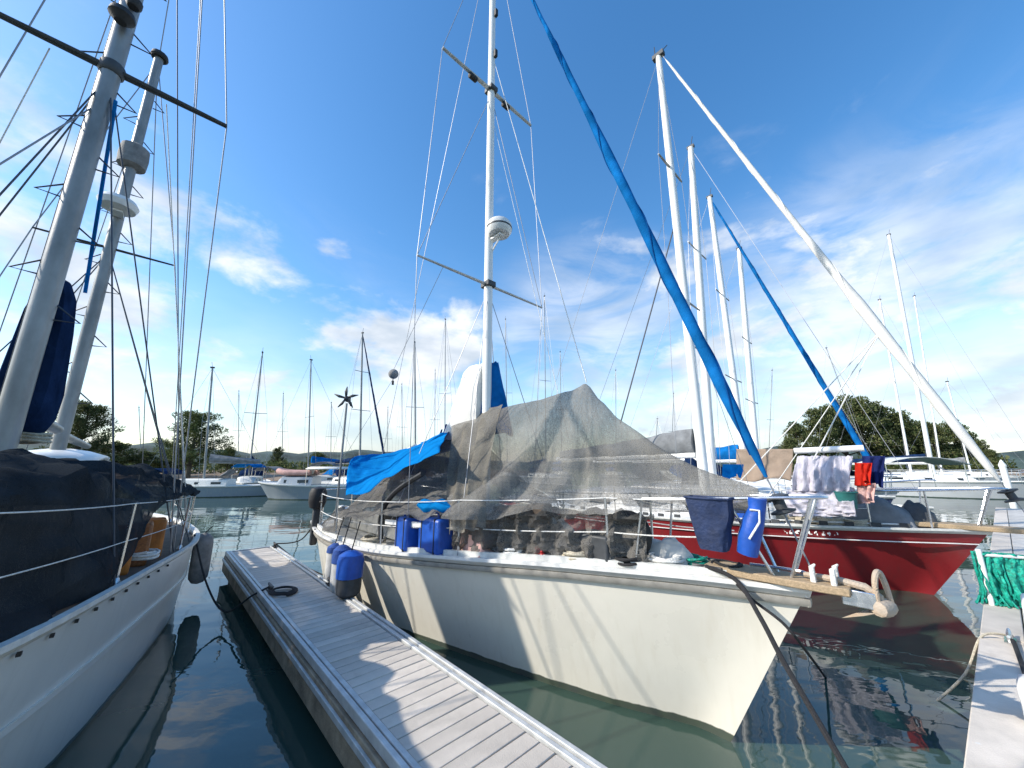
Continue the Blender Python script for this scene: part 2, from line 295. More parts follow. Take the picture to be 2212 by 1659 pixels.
K = dict(
    water=water_mat(),
    cream=hull_mat('cream gelcoat', (0.80, 0.76, 0.655), (0.06, 0.065, 0.07), zb=0.055, streak=0.28, stain=(0.60, 0.54, 0.42), rough=0.28),
    red=hull_mat('red gelcoat', (0.235, 0.016, 0.02), (0.7, 0.66, 0.6), zb=-0.02, stain=(0.15, 0.03, 0.03), streak=0.5, rough=0.3),
    leftwhite=hull_mat('white topsides', (0.70, 0.71, 0.68), (0.06, 0.08, 0.10), zb=0.04, stain=(0.5, 0.5, 0.46), streak=0.3),
    farwhite=hull_mat('distant white hull', (0.50, 0.52, 0.54), (0.05, 0.07, 0.1), zb=0.05),
    fargrey=hull_mat('distant grey hull', (0.28, 0.32, 0.36), (0.04, 0.05, 0.06), zb=0.05),
    farnavy=hull_mat('distant navy hull', (0.04, 0.06, 0.13), (0.3, 0.3, 0.3), zb=0.05),
    white=mat('white paint', (0.80, 0.80, 0.78), 0.35, 0.05, 5, bump=0.05),
    offwhite=mat('weathered white deck paint', (0.66, 0.66, 0.62), 0.6, 0.10, 14, bump=0.15, bscale=150),
    rail=mat('white rubbing strake', (0.78, 0.77, 0.73), 0.4, 0.07, 8, bump=0.08),
    mast=mat('white painted spar', (0.82, 0.82, 0.80), 0.32, 0.05, 3, stretch=(1, 1, 0.3)),
    alu=mat('anodised aluminium spar', (0.27, 0.28, 0.28), 0.42, 0.2, 3.5, metal=0.35, bump=0.05, stretch=(1, 1, 0.4)),
    steel=mat('stainless steel', (0.62, 0.63, 0.64), 0.25, 0.1, 20, metal=0.9),
    wire=mat('rigging wire', (0.30, 0.31, 0.33), 0.45, 0.1, 30, metal=0.4),
    darkwire=mat('dark rigging rod', (0.045, 0.055, 0.075), 0.5, 0.1, 30),
    black=mat('black rubber', (0.018, 0.018, 0.02), 0.6, 0.2, 12, bump=0.2),
    darkgrey=mat('dark grey plastic', (0.05, 0.055, 0.06), 0.55, 0.2, 12),
    grey=mat('mid grey fabric', (0.22, 0.22, 0.22), 0.8, 0.2, 9, bump=0.3, bscale=40),
    net=net_mat('brown grey shade net', (0.30, 0.288, 0.262), 0.36, 0.40, 120),
    leech=cloth_mat('dark blue leech tape', (0.008, 0.07, 0.24), .1, .1),
    silver=mat('pale silver spar', (0.60, 0.61, 0.60), 0.4, 0.1, 6),
    taupe=mat('grey rail shade band', (0.36, 0.34, 0.30), 0.6, 0.15, 9),
    net2=net_mat('faded brown net panel', (0.27, 0.25, 0.21), 0.24, 0.3, 120),
    netdark=net_mat('dark shade net', (0.19, 0.182, 0.168), 0.24, 0.3, 100),
    awning=net_mat('near black awning mesh', (0.034, 0.040, 0.046), -0.08, 0.15, 300),
    tarp=cloth_mat('bright blue tarpaulin', (0.008, 0.25, 0.64), 0.35, 0.08, 0.35),
    sailblue=cloth_mat('blue sun strip cloth', (0.010, 0.16, 0.46), 0.18, 0.2, 0.25),
    sailnavy=cloth_mat('navy sail cover', (0.014, 0.032, 0.085), 0.08, 0.2, 0.5),
    sailwhite=cloth_mat('white sailcloth', (0.80, 0.79, 0.75), 0.2, 0.05, 0.06),
    laundry=cloth_mat('pale lilac cotton sheet', (0.66, 0.63, 0.68), 0.3, 0.08, 0.4),
    beige=cloth_mat('beige canvas awning', (0.40, 0.31, 0.24), 0.25, 0.08, 0.3),
    redcloth=cloth_mat('red cloth', (0.62, 0.035, 0.02), 0.3, 0.1), navycloth=cloth_mat('navy cloth', (0.02, 0.03, 0.12), 0.15, 0.1),
    pink=cloth_mat('faded pink cloth', (0.62, 0.40, 0.36), 0.2, 0.1), greycloth=cloth_mat('grey cover cloth', (0.24, 0.25, 0.26), 0.1, 0.15, 0.5),
    bluejug=mat('blue polyethylene', (0.012, 0.085, 0.42), 0.42, 0.12, 10, bump=0.1), navyjug=mat('navy canvas', (0.012, 0.028, 0.085), 0.7, 0.2, 10, bump=0.4, bscale=30),
    webbing=mat('black webbing', (0.02, 0.02, 0.025), 0.8), teal=mat('teal plastic', (0.02, 0.14, 0.13), 0.5, 0.2),
    greenrope=mat('green polypropylene net', (0.0, 0.34, 0.24), 0.6, 0.35, 30, bump=0.5), wood=mat('weathered teak', (0.42, 0.31, 0.19), 0.7, 0.2, 5, stretch=(2, 20, 20), bump=0.3, bscale=40),
    teakdark=mat('grey brown teak deck', (0.13, 0.10, 0.075), 0.8, 0.2, 6, bump=0.3),
    wooddark=mat('varnished timber', (0.33, 0.12, 0.035), 0.45, 0.25, 5, stretch=(2, 14, 14), bump=0.15),
    plank=mat('weathered composite deck plank', (0.62, 0.555, 0.475), 0.75, 0.10, 4, bump=0.25, bscale=120, stretch=(1, 1, 1), detail=9),
    dockrail=mat('dock edge extrusion', (0.56, 0.57, 0.56), 0.5, 0.12, 9, metal=0.2, bump=0.1), fascia=mat('dock side timber', (0.34, 0.27, 0.19), 0.75, 0.25, 6, bump=0.3),
    float_=mat('pontoon float', (0.045, 0.05, 0.05), 0.7, 0.3, 5, bump=0.3), concrete=mat('pale pontoon concrete', (0.52, 0.50, 0.46), 0.8, 0.12, 5, bump=0.3, bscale=90),
    rope=mat('cream rope', (0.58, 0.52, 0.40), 0.85, 0.2, 60, bump=0.6, bscale=160), ropedark=mat('black rope', (0.02, 0.02, 0.022), 0.85, 0.2, 60, bump=0.5, bscale=160),
    ropewhite=mat('white braid', (0.75, 0.74, 0.70), 0.8, 0.15, 60, bump=0.4), rust=mat('galvanised anchor iron with rust', (0.47, 0.35, 0.24), 0.7, 0.2, 14, bump=0.4, col2=(0.40, 0.35, 0.29)),
    orange=mat('orange weathered plastic', (0.50, 0.17, 0.03), 0.6, 0.25, 5, bump=0.2), redplastic=mat('red fitting', (0.52, 0.03, 0.03), 0.4),
    fender=mat('fender vinyl', (0.62, 0.62, 0.60), 0.45, 0.15, 9), fendernavy=mat('blue fender cover', (0.02, 0.075, 0.30), 0.8, 0.2, 14, bump=0.4),
    glass=mat('dark cabin glass', (0.012, 0.016, 0.02), 0.06, 0.1, 5), radar=mat('radome gelcoat', (0.74, 0.74, 0.72), 0.35, 0.06, 7),
    bark=mat('bark', (0.11, 0.085, 0.06), 0.9, 0.3, 8, bump=0.6), sand=mat('shore earth', (0.22, 0.16, 0.11), 0.95, 0.25, 0.4, bump=0.5, bscale=3),
    hill=mat('far wooded slope', (0.055, 0.085, 0.075), 0.95, 0.35, 0.05, bump=0.8, bscale=0.25), stone=mat('breakwater rock', (0.30, 0.26, 0.22), 0.9, 0.3, 2, bump=0.6, bscale=8),
    leafa=leaf_mat('casuarina needles', (0.06, 0.09, 0.035), (0.17, 0.19, 0.08)), leafb=leaf_mat('broadleaf foliage', (0.04, 0.07, 0.026), (0.18, 0.19, 0.085)),
    leafc=leaf_mat('olive foliage', (0.05, 0.07, 0.03), (0.13, 0.14, 0.065)),
)

def per_piece(m, amt):
    nt = m.node_tree; nn, ll = nt.nodes, nt.links; b = nn['Principled BSDF']; base = b.inputs['Base Color'].links[0].from_socket
    oi = nn.new('ShaderNodeObjectInfo'); mr = nn.new('ShaderNodeMapRange'); mr.inputs[3].default_value = 1 - amt; mr.inputs[4].default_value = 1 + amt * .6; ll.new(oi.outputs['Random'], mr.inputs[0])
    hs_ = nn.new('ShaderNodeHueSaturation'); ll.new(mr.outputs[0], hs_.inputs['Value']); ll.new(base, hs_.inputs['Color'])
    tc = nn.new('ShaderNodeTexCoord'); ge = nn.new('ShaderNodeNewGeometry'); n1 = nn.new('ShaderNodeTexNoise'); n1.inputs['Scale'].default_value = 2.3; n1.inputs['Detail'].default_value = 9; n1.inputs['Roughness'].default_value = .7; ll.new(ge.outputs['Position'], n1.inputs['Vector'])
    st = nn.new('ShaderNodeMapRange'); st.inputs[1].default_value = .56; st.inputs[2].default_value = .74; st.inputs[4].default_value = .42; ll.new(n1.outputs[0], st.inputs[0])
    mx_ = nn.new('ShaderNodeMix'); mx_.data_type = 'RGBA'; ll.new(st.outputs[0], mx_.inputs[0]); ll.new(hs_.outputs[0], mx_.inputs[6]); mx_.inputs[7].default_value = (.27, .24, .20, 1); vo = nn.new('ShaderNodeTexVoronoi'); vo.inputs['Scale'].default_value = 2.6; ll.new(ge.outputs['Position'], vo.inputs['Vector']); n2 = nn.new('ShaderNodeTexNoise'); n2.inputs['Scale'].default_value = 60; ll.new(ge.outputs['Position'], n2.inputs['Vector'])
    ma_ = nn.new('ShaderNodeMath'); ma_.operation = 'MULTIPLY_ADD'; ma_.inputs[1].default_value = .05; ll.new(n2.outputs[0], ma_.inputs[0]); ll.new(vo.outputs['Distance'], ma_.inputs[2])
    dr = nn.new('ShaderNodeMapRange'); dr.inputs[1].default_value = .062; dr.inputs[2].default_value = .05; dr.inputs[4].default_value = .75; ll.new(ma_.outputs[0], dr.inputs[0])
    mz = nn.new('ShaderNodeMix'); mz.data_type = 'RGBA'; ll.new(dr.outputs[0], mz.inputs[0]); ll.new(mx_.outputs[2], mz.inputs[6]); mz.inputs[7].default_value = (.7, .7, .67, 1); ll.new(mz.outputs[2], b.inputs['Base Color'])
per_piece(K['plank'], .16); per_piece(K['concrete'], .10)
# ------------------------------------------------------------------ setting: water, shore, hills
b = MB(); b.add([(-900, -120, 0), (900, -120, 0), (900, 1500, 0), (-900, 1500, 0)], [(0, 1, 2, 3)])
tag(b.build('water', K['water'], smooth=False), kind='structure')
def land(name, pts, base_z, top, m, seed, inner=7.0):
    """low bank: an outline that rises from under the water to an uneven top"""
    pts = catmull([Vector((x, y, 0)) for x, y in pts], 5); c = sum(pts, Vector()) / len(pts); rows = []
    for k, (t, z) in enumerate(((0, base_z), (0.03, 0.25), (0.08, top * 0.6), (0.25, top), (0.6, top * 1.15), (0.97, top * 1.1))):
        row = []
        for p in pts[:-1]:
            q = p.lerp(c, t); q = q + Vector((0, 0, z + (0 if k == 0 else 0.35 * noise.noise(Vector((q.x * 0.3, q.y * 0.3, seed)))))); row.append(q)
        rows.append(row)
    b = MB(); b.grid(rows, True); b.f.append(tuple(len(b.v) - len(rows[0]) + i for i in range(len(rows[0]))))
    return tag(b.build(name, m), kind='structure')
land('shore', [(-95, 62), (-50, 47), (-22, 44), (-6, 52), (10, 66), (10, 90), (-30, 96), (-95, 100), (-95, 62)], -1.5, 0.9, K['sand'], 1.0)
land('headland', [(33, 52), (46, 48), (62, 47), (84, 46), (100, 56), (112, 76), (80, 96), (44, 84), (30, 64), (33, 52)], -1.5, 1.2, K['sand'], 2.0)
def hills(name, pts, seed):
    rows = [[], [], []]
    for (x, y, h) in pts:
        rows[0].append(Vector((x, y, -1))); rows[1].append(Vector((x * 1.03, y * 1.03 + 25, h))); rows[2].append(Vector((x * 1.1, y * 1.1 + 70, -1)))
    sm = [catmull(r, 8) for r in rows]
    for i, p in enumerate(sm[1]): p.z = max(1.5, p.z * (1 + 0.35 * noise.noise(Vector((p.x * 0.03, p.y * 0.02, seed)))) + 2.2 * noise.noise(Vector((p.x * 0.21, p.y * 0.2, seed))))
    mid = [sm[0][i].lerp(sm[1][i], 0.55) + Vector((0, 0, sm[1][i].z * 0.22)) for i in range(len(sm[0]))]
    b = MB(); b.grid([sm[0], mid, sm[1], sm[2]]); return tag(b.build(name, K['hill']), kind='structure')
hills('hills', [(-520, 300, 16), (-380, 330, 24), (-250, 360, 15), (-140, 380, 17), (-40, 400, 8), (60, 410, 6), (160, 420, 9), (300, 400, 22), (430, 330, 14), (560, 280, 20), (720, 230, 30), (860, 160, 26)], 3.0)

# ------------------------------------------------------------------ trees
def leaf_cloud(b, centre, rx, ry, rz, n, size, rng, slim=1.0, up=0.2):
    for _ in range(n):
        while True:
            p = Vector((rng.uniform(-1, 1), rng.uniform(-1, 1), rng.uniform(-1, 1)))
            if 0.25 < p.length < 1: break
        d = Vector((p.x * rx, p.y * ry, p.z * rz)); q = centre + d
        t = (p.normalized() + Vector((rng.uniform(-1, 1), rng.uniform(-1, 1), rng.uniform(-1, 1))) * 0.8 + Vector((0, 0, up))).normalized()
        s_ = t.orthogonal().normalized(); w = rng.uniform(0, 6.28); s_ = s_ * math.cos(w) + t.cross(s_) * math.sin(w)
        L = size * rng.uniform(0.6, 1.3); wd = L * 0.5 * slim
        b.add([q - t * L * 0.5, q + s_ * wd * 0.5 - t * L * 0.05, q + t * L * 0.5, q - s_ * wd * 0.5 - t * L * 0.05], [(0, 1, 2, 3)])
def tree_meshes(kind, seed):
    """one tree 10 m tall at the origin: trunk with limbs, and a crown of leaf clumps round the limb tips"""
    rng = random.Random(seed); tr = MB(); cr = MB(); H = 10.0
    lean = Vector((rng.uniform(-.5, .5), rng.uniform(-.5, .5), 0))
    trunk = [Vector((0, 0, -0.8)), Vector((0, 0, 0)) + lean * 0.1, Vector((0, 0, H * 0.3)) + lean * 0.5, Vector((0, 0, H * 0.62)) + lean, Vector((0, 0, H * 0.9)) + lean * 1.2]
    tr.tube(catmull(trunk, 4), [0.30 * (1 - i / 17.5) + 0.03 for i in range(17)], 8)
    nl = 34 if kind == 'casuarina' else 26
    for i in range(nl):
        t = lerp(0.10 if kind == 'casuarina' else 0.22, 0.93, (i + rng.random()) / nl); base = Vector((0, 0, H * t * 0.93)) + lean * t
        az = i * 2.4 + rng.uniform(-.4, .4)
        if kind == 'casuarina':
            ln = (1.0 - t) ** 0.7 * 4.2 + 0.7; ln *= rng.uniform(0.7, 1.15); rise = rng.uniform(0.25, 0.8)
        else:
            ln = 3.3 * math.sin(math.pi * min(1, 0.25 + t * 0.72)) * rng.uniform(0.5, 1.25); rise = rng.uniform(0.1, 0.6)
        d = Vector((math.cos(az), math.sin(az), rise)).normalized(); tip = base + d * ln
        midp = base.lerp(tip, 0.5) + Vector((0, 0, 0.15 * ln * 0.3))
        tr.tube([base, midp, tip], [0.09 * (1 - t) + 0.04, 0.045, 0.015], 5)
        if kind == 'casuarina':
            for k in range(5):
                q = base.lerp(tip, 0.3 + 0.18 * k); leaf_cloud(cr, q + Vector((0, 0, 0.12)), 0.62, 0.62, 0.5, 66, 0.42, rng, 0.42, 0.5)
        else:
            for k in range(3):
                q = base.lerp(tip, 0.5 + 0.27 * k) + Vector((rng.uniform(-.4, .4), rng.uniform(-.4, .4), rng.uniform(-.2, .4)))
                leaf_cloud(cr, q, rng.uniform(.7, 1.05), rng.uniform(.7, 1.05), rng.uniform(.5, .75), 78, 0.36, rng, 1.0)
    return tr, cr
TM = {}
def tree(name, x, y, z, h, kind, seed, label, group, rot=0.0, wide=1.0, leaf='leafb'):
    key = (kind, seed)
    o = bpy.data.objects.new(name, None); C.objects.link(o); ORG[o.name] = Vector((0, 0, 0)); tag(o, label, 'tree', group)
    if key not in TM:
        tr, cr = tree_meshes(kind, seed); TM[key] = (tr.build('trunk', K['bark'], o), cr.build('crown', K[leaf], o, smooth=False))
    else:
        for src in TM[key]: c = src.copy(); C.objects.link(c); c.parent = o
    s_ = h / 10.0; o.location = (x, y, z); o.scale = (s_ * wide, s_ * wide, s_); o.rotation_euler = (0, 0, rot); return o
def tree_px(name, u, vtop, Y, kind, seed, label, group, **k):
    p = at_y(u, vtop, Y); return tree(name, p.x, Y, 0.7, p.z - 0.7, kind, seed, label, group, **k)
tree_px('casuarina_tree', 432, 882, 47, 'casuarina', 11, 'feathery casuarina tree standing alone on the bank between far masts', 'trees along the far shore', wide=1.25, leaf='leafa')
tree_px('casuarina_tree', 196, 858, 46, 'casuarina', 12, 'sparse tree showing behind the mizzen mast of the ketch', 'trees along the far shore', wide=1.0, leaf='leafc')
tree_px('low_tree', 262, 950, 50, 'broad', 21, 'low round tree right of the ketch dodger on the far bank', 'trees along the far shore', wide=1.5)
tree_px('low_tree', 322, 972, 52, 'broad', 22, 'low tree on the far bank left of the lone casuarina', 'trees along the far shore', wide=1.7)
tree_px('low_tree', 500, 962, 52, 'broad', 21, 'small tree on the bank just right of the lone casuarina', 'trees along the far shore', wide=1.1, rot=1.3)
tree_px('low_tree', 372, 968, 54, 'broad', 22, 'small tree peeping out left behind the lone casuarina', 'trees along the far shore', wide=1.5, rot=2.0)
tree_px('palm_like_tree', 603, 962, 60, 'casuarina', 12, 'slim tufted tree above the far motor boats', 'trees along the far shore', wide=0.7, rot=2.5)
tree_px('low_tree', 690, 975, 62, 'broad', 21, 'dark low tree behind the wind turbine pole', 'trees along the far shore', wide=1.9, rot=0.7)
tree_px('low_tree', 800, 985, 62, 'broad', 22, 'dark low tree behind the blue tarpaulin', 'trees along the far shore', wide=1.9, rot=0.2)
HT = [(1716, 905, 56, 0.9), (1760, 868, 58, 0.95), (1806, 858, 60, 1.0), (1842, 846, 58, 1.0), (1880, 862, 60, 1.0), (1925, 880, 58, 1.05), (1965, 905, 60, 1.1), (2003, 905, 56, 1.0), (2040, 902, 58, 1.0), (2076, 925, 56, 1.0), (2108, 948, 55, 1.0), (2136, 968, 53, 1.0), (2156, 992, 52, 0.8), (1700, 940, 54, 1.0)]
HLAB = ['dark green tree standing second from the left end of the wooded headland', 'tall pointed tree just left of the blue furled sail on the headland', 'rounded tree directly behind the blue furled sail on the headland',
        'tallest tree of the wooded headland right of the blue furled sail', 'dense dark tree just right of the tallest headland tree', 'spreading tree in the middle of the wooded headland',
        'headland tree left of the foot of the tall far white mast', 'headland tree behind the foot of the tall far white mast', 'bushy headland tree right of the tall far white mast', 'headland tree where the skyline starts dropping to the right',
        'lower headland tree fourth from the right end', 'low headland tree near the right end by the mooring post', 'smallest tree at the right end of the wooded headland', 'low tree at the left end of the wooded headland']
for i, (u, v, Y, w_) in enumerate(HT):
    tree_px('headland_tree', u, v, Y, 'broad', 31 + i % 4, HLAB[i], 'trees on the headland', rot=i * 1.7, wide=w_ * 0.85, leaf='leafb')
rngb = random.Random(5)
b = MB()
for i in range(260):
    u = rngb.uniform(1680, 2175); Y = rngb.uniform(50, 58); p = at_z(u, 1012, 1.6); p = at_y(u, 1000, Y)
    leaf_cloud(b, Vector((p.x, Y, rngb.uniform(1.0, 2.6))), 1.1, 1.1, 0.9, 34, 0.45, rngb)
tag(b.build('undergrowth', K['leafb'], smooth=False), 'dark green undergrowth along the foot of the headland trees', 'bushes', kind='stuff')
b = MB()
for i in range(330):
    u = rngb.uniform(200, 960); Y = rngb.uniform(54, 64); p = at_y(u, 1000, Y)
    leaf_cloud(b, Vector((p.x, Y, rngb.uniform(0.9, 2.3))), 1.3, 1.1, 0.8, 26, 0.45, rngb)
tag(b.build('shore_scrub', K['leafb'], smooth=False), 'low dark scrub along the far shore behind the moored boats', 'bushes', kind='stuff')

# ------------------------------------------------------------------ docks
DZ = 0.45
def plank_mesh(L, w, t, name, m, parent):
    b = MB(); b.box((0, 0, 0), L, w, t, N); return b
# finger pontoon
fp = thing('floating_dock', W(-4.5, 1.59, 0), 'long narrow plank finger dock running away beside the cream hull', 'dock')
N0, N1, F0, F1 = 1.19, 2.0, -9.15, -0.42
base = ORG[fp.name]
pb = MB(); pb.box(base + UP * 0, N1 - N0 - 0.20, 0.113, 0.032, N)
p0 = None; nplank = int((F1 - F0 - 0.08) / 0.12)
rngp = random.Random(3)
for i in range(nplank):
    f = F1 - 0.10 - i * 0.12; w_ = W(f, (N0 + N1) / 2, DZ - 0.016 + rngp.uniform(-0.0015, 0.0015)) - base
    if p0 is None: p0 = pb.build('plank', K['plank'], fp, bevel=0.005); p0.location = w_
    else: p0c = copy_part(p0, fp, w_)
for side, nn_ in ((-1, N0), (1, N1)):
    for k, (off, wd, dz_) in enumerate(((0.020, 0.036, 0.02), (0.072, 0.036, 0.012))):
        b = MB(); b.box(W((F0 + F1) / 2, nn_ - side * off, DZ - 0.03 + dz_), F1 - F0, wd, 0.07, F); b.build('edge_rail', K['dockrail'], fp, bevel=0.006)
    b = MB(); b.box(W((F0 + F1) / 2, nn_ - side * 0.046, DZ - 0.075), F1 - F0, 0.014, 0.05, F); b.build('rail_gap', K['black'], fp)
    b = MB(); b.box(W((F0 + F1) / 2, nn_ - side * 0.01, 0.26), F1 - F0, 0.05, 0.26, F); b.build('side_board', K['fascia'], fp, bevel=0.008)
    b = MB(); b.box(W((F0 + F1) / 2, nn_ + side * 0.025, 0.335), F1 - F0, 0.022, 0.045, F); b.build('rubbing_strip', K['dockrail'], fp, bevel=0.004)
b = MB(); b.box(W(F0 - 0.02, (N0 + N1) / 2, DZ - 0.05), 0.05, N1 - N0, 0.12, F); b.build('end_rail', K['dockrail'], fp, bevel=0.008)
b = MB(); b.box(W(F0 - 0.0, (N0 + N1) / 2, 0.26), 0.05, N1 - N0 - 0.06, 0.25, F); b.build('end_board', K['fascia'], fp)
for i in range(5):
    b = MB(); b.box(W(F0 + 0.9 + i * 1.75, (N0 + N1) / 2, 0.0), 1.3, N1 - N0 - 0.14, 0.40, F); b.build('pontoon_float', K['float_'], fp, bevel=0.04)
def cleat(f, n, ang, z, m, parent):
    d = F * math.cos(ang) + N * math.sin(ang); c = W(f, n, z); b = MB()
    b.tube([c + d * -0.12 + UP * 0.065, c + d * -0.05 + UP * 0.055, c + d * 0.05 + UP * 0.055, c + d * 0.12 + UP * 0.065], [0.012, 0.02, 0.02, 0.012], 8)
    b.tube([c + d * -0.045 - UP * 0.01, c + d * -0.045 + UP * 0.055], 0.018, 8); b.tube([c + d * 0.045 - UP * 0.01, c + d * 0.045 + UP * 0.055], 0.018, 8)
    b.box(c + UP * 0.004, 0.2, 0.07, 0.012, d); return b.build('cleat', m, parent)
cleat(-6.0, N0 + 0.13, 0, DZ + 0.012, K['darkgrey'], fp); cleat(-5.65, N1 - 0.05, 0, DZ + 0.028, K['black'], fp); cleat(-8.95, N1 - 0.05, 0, DZ + 0.028, K['black'], fp)
# main walkway (its edge runs along D, P points inland from the edge)
D = Vector((0.79, 0.613, 0)).normalized(); P = Vector((D.y, -D.x, 0))
def WK(p, d, z=0.0): return P * p + D * d + UP * z
PE = -0.40
wk = thing('walkway', WK(1.0, 8, 0), 'pale main walkway pontoon at the right edge of the berths', 'dock')
b = MB(); b.box(WK(PE + 1.32, 8, 0.20), 2.56, 34, 0.36, P); b.build('pontoon_body', K['concrete'], wk, bevel=0.02)
for i in range(11):
    b = MB(); b.box(WK(PE + 0.13, -7.45 + i * 3.0, DZ - 0.045), 0.26, 2.975, 0.12, P); b.build('edge_beam', K['plank'], wk, bevel=0.008)
b0 = None
for i in range(30):
    c = WK(PE + 1.44, -8.4 + i * 1.1, DZ - 0.02)
    if b0 is None:
        b = MB(); b.box(c, 2.34, 1.085, 0.05, P); b0 = b.build('deck_panel', K['concrete'], wk, bevel=0.006); c0 = c
    else: copy_part(b0, wk, c - c0)
def wcleat(p, d, m):
    c = WK(p, d, DZ + 0.012); b = MB()
    b.tube([c + D * -0.13 + UP * 0.07, c + D * -0.05 + UP * 0.055, c + D * 0.05 + UP * 0.055, c + D * 0.13 + UP * 0.07], [0.012, 0.02, 0.02, 0.012], 8)
    b.tube([c + D * -0.045 - UP * 0.01, c + D * -0.045 + UP * 0.055], 0.018, 8); b.tube([c + D * 0.045 - UP * 0.01, c + D * 0.045 + UP * 0.055], 0.018, 8)
    b.box(c + UP * 0.004, 0.2, 0.07, 0.012, D); return b.build('cleat', m, wk)
wcleat(PE + 0.18, 6.0, K['steel']); wcleat(PE + 0.30, 3.55, K['black'])

# ------------------------------------------------------------------ boats
class Fr:
    """boat frame: a metres aft of the bow tip, b metres to port, z above the water"""
    def __init__(s, bow, fwd): s.o = Vector((bow[0], bow[1], 0)); s.f = Vector(fwd).normalized(); s.p = Vector((-s.f.y, s.f.x, 0))
    def __call__(s, a, b, z): return s.o - s.f * a + s.p * b + UP * z
def stations(prof, n=30):
    L = prof[-1][0]; return [L * (i / n) ** 1.25 for i in range(n + 1)]
def hull(fr, prof, rake, m, root, depth=0.45, raker=2.2, p=1.15, trans=0.12):
    L = prof[-1][0]; rows = []
    for a in stations(prof):
        bs, h, bw = interp(prof, a); bs = max(bs, 0.0); bw = max(min(bw, bs * 1.02), 0.0); half = []
        for q in [1, .93, .84, .72, .58, .44, .30, .17, .07, 0, -.15, -.4, -.7, -1]:
            if q >= 0: z = h * q; y = bw + (bs - bw) * q ** p
            else: z = depth * q; y = bw * math.sqrt(max(0, 1 - q * q)) if q > -1 else 0
            sh = rake * (1 - z / h) * max(0, 1 - a / raker) ** 1.6 if z < h else 0
            st = -trans * (1 - max(z, -0.2) / h) * max(0, 1 - (L - a) / 1.5)
            half.append((a + sh + st, y, z))
        rows.append([fr(x, -y - 0.004, z) for x, y, z in half] + [fr(x, y + 0.004, z) for x, y, z in reversed(half)])
    b = MB(); b.grid(rows)
    o = len(b.v) - len(rows[0]); m_ = len(rows[0])
    for i in range(m_ // 2 - 1): b.f.append((o + i, o + i + 1, o + m_ - 2 - i, o + m_ - 1 - i))
    return b.build('hull', m, root, ang=50)
def deck(fr, prof, m, root, drop=0.03, camber=0.05):
    rows = []
    for a in stations(prof, 20):
        bs, h, bw = interp(prof, a); bs = max(bs - 0.03, 0.0)
        rows.append([fr(a + 0.02, bs * t, h - drop + camber * bs * (1 - t * t)) for t in (-1, -.8, -.5, -.2, 0, .2, .5, .8, 1)])
    b = MB(); b.grid(rows); return b.build('deck', m, root)
def sheer(fr, prof, side, n=30, dz=0.0, out=0.0):
    return [fr(a, side * (max(interp(prof, a)[0], 0.0) + out), interp(prof, a)[1] + dz) for a in stations(prof, n)]
def rubrail(fr, prof, m, root, w=0.045, h=0.085, name='rubbing_strake'):
    for side in (-1, 1):
        b = MB(); pr = [(-0.01, -h), (w * 0.85, -h * 0.9), (w, -h * 0.5), (w * 0.85, 0.0), (0, 0.022), (-0.05, 0.022), (-0.05, -0.01)]
        if side < 0: pr = [(-x, y) for x, y in pr]
        b.sweep(sheer(fr, prof, side), [(-x, y) for x, y in pr]); b.build(name, m, root)
def cabin(fr, a0, a1, w0, w1, zb, h, root, m, win=3, glass='glass', ws=0.62):
    b = MB(); rows = []
    for t in [i / 14 for i in range(15)]:
        a = lerp(a0, a1, t); w = lerp(w0, w1, min(1, t * 1.4)); e = min(1, t / 0.14) ** 0.6 if t < 0.14 else (1.0 if t < 0.96 else 0.97); hh = h * e
        rows.append([fr(a, x * w, zb + z * hh) for x, z in ((-1.06, -0.15), (-1.0, 0.5), (-0.93, 0.88), (-0.7, 1.0), (0, 1.1), (0.7, 1.0), (0.93, 0.88), (1.0, 0.5), (1.06, -0.15))])
    b.grid(rows); o = len(b.v) - 9; b.f.append(tuple(range(o, o + 9))); b.f.append(tuple(range(8, -1, -1)))
    cb = b.build('cabin', m, root, ang=45)
    for k in range(win):
        for s in (-1, 1):
            t = (k + 0.6) / (win + 0.2); a = lerp(a0 + 0.3, a1, t); w = lerp(w0, w1, min(1, t * 1.4)) * 1.0
            b = MB(); b.box(fr(a, s * (w * 1.012), zb + h * 0.42), ws, 0.02, h * 0.36, fr.f, None, (fr.p * (-s * 0.10) + UP).normalized()); b.build('window', K[glass], cb, bevel=0.006)
    return cb
def spar(p0, p1, r0, r1, m, root, name='mast', n=12, sq=1.0):
    b = MB(); p0, p1 = Vector(p0), Vector(p1); k = 6
    b.tube([p0.lerp(p1, i / k) for i in range(k + 1)], [lerp(r0, r1, (i / k) ** 2) for i in range(k + 1)], n, True, sq); return b.build(name, m, root)
def wire(p0, p1, r, m, root, name='shroud', sg=0.0, n=5):
    b = MB(); b.tube(sag(p0, p1, sg, 8) if sg else [p0, p1], r, n); return b.build(name, m, root)
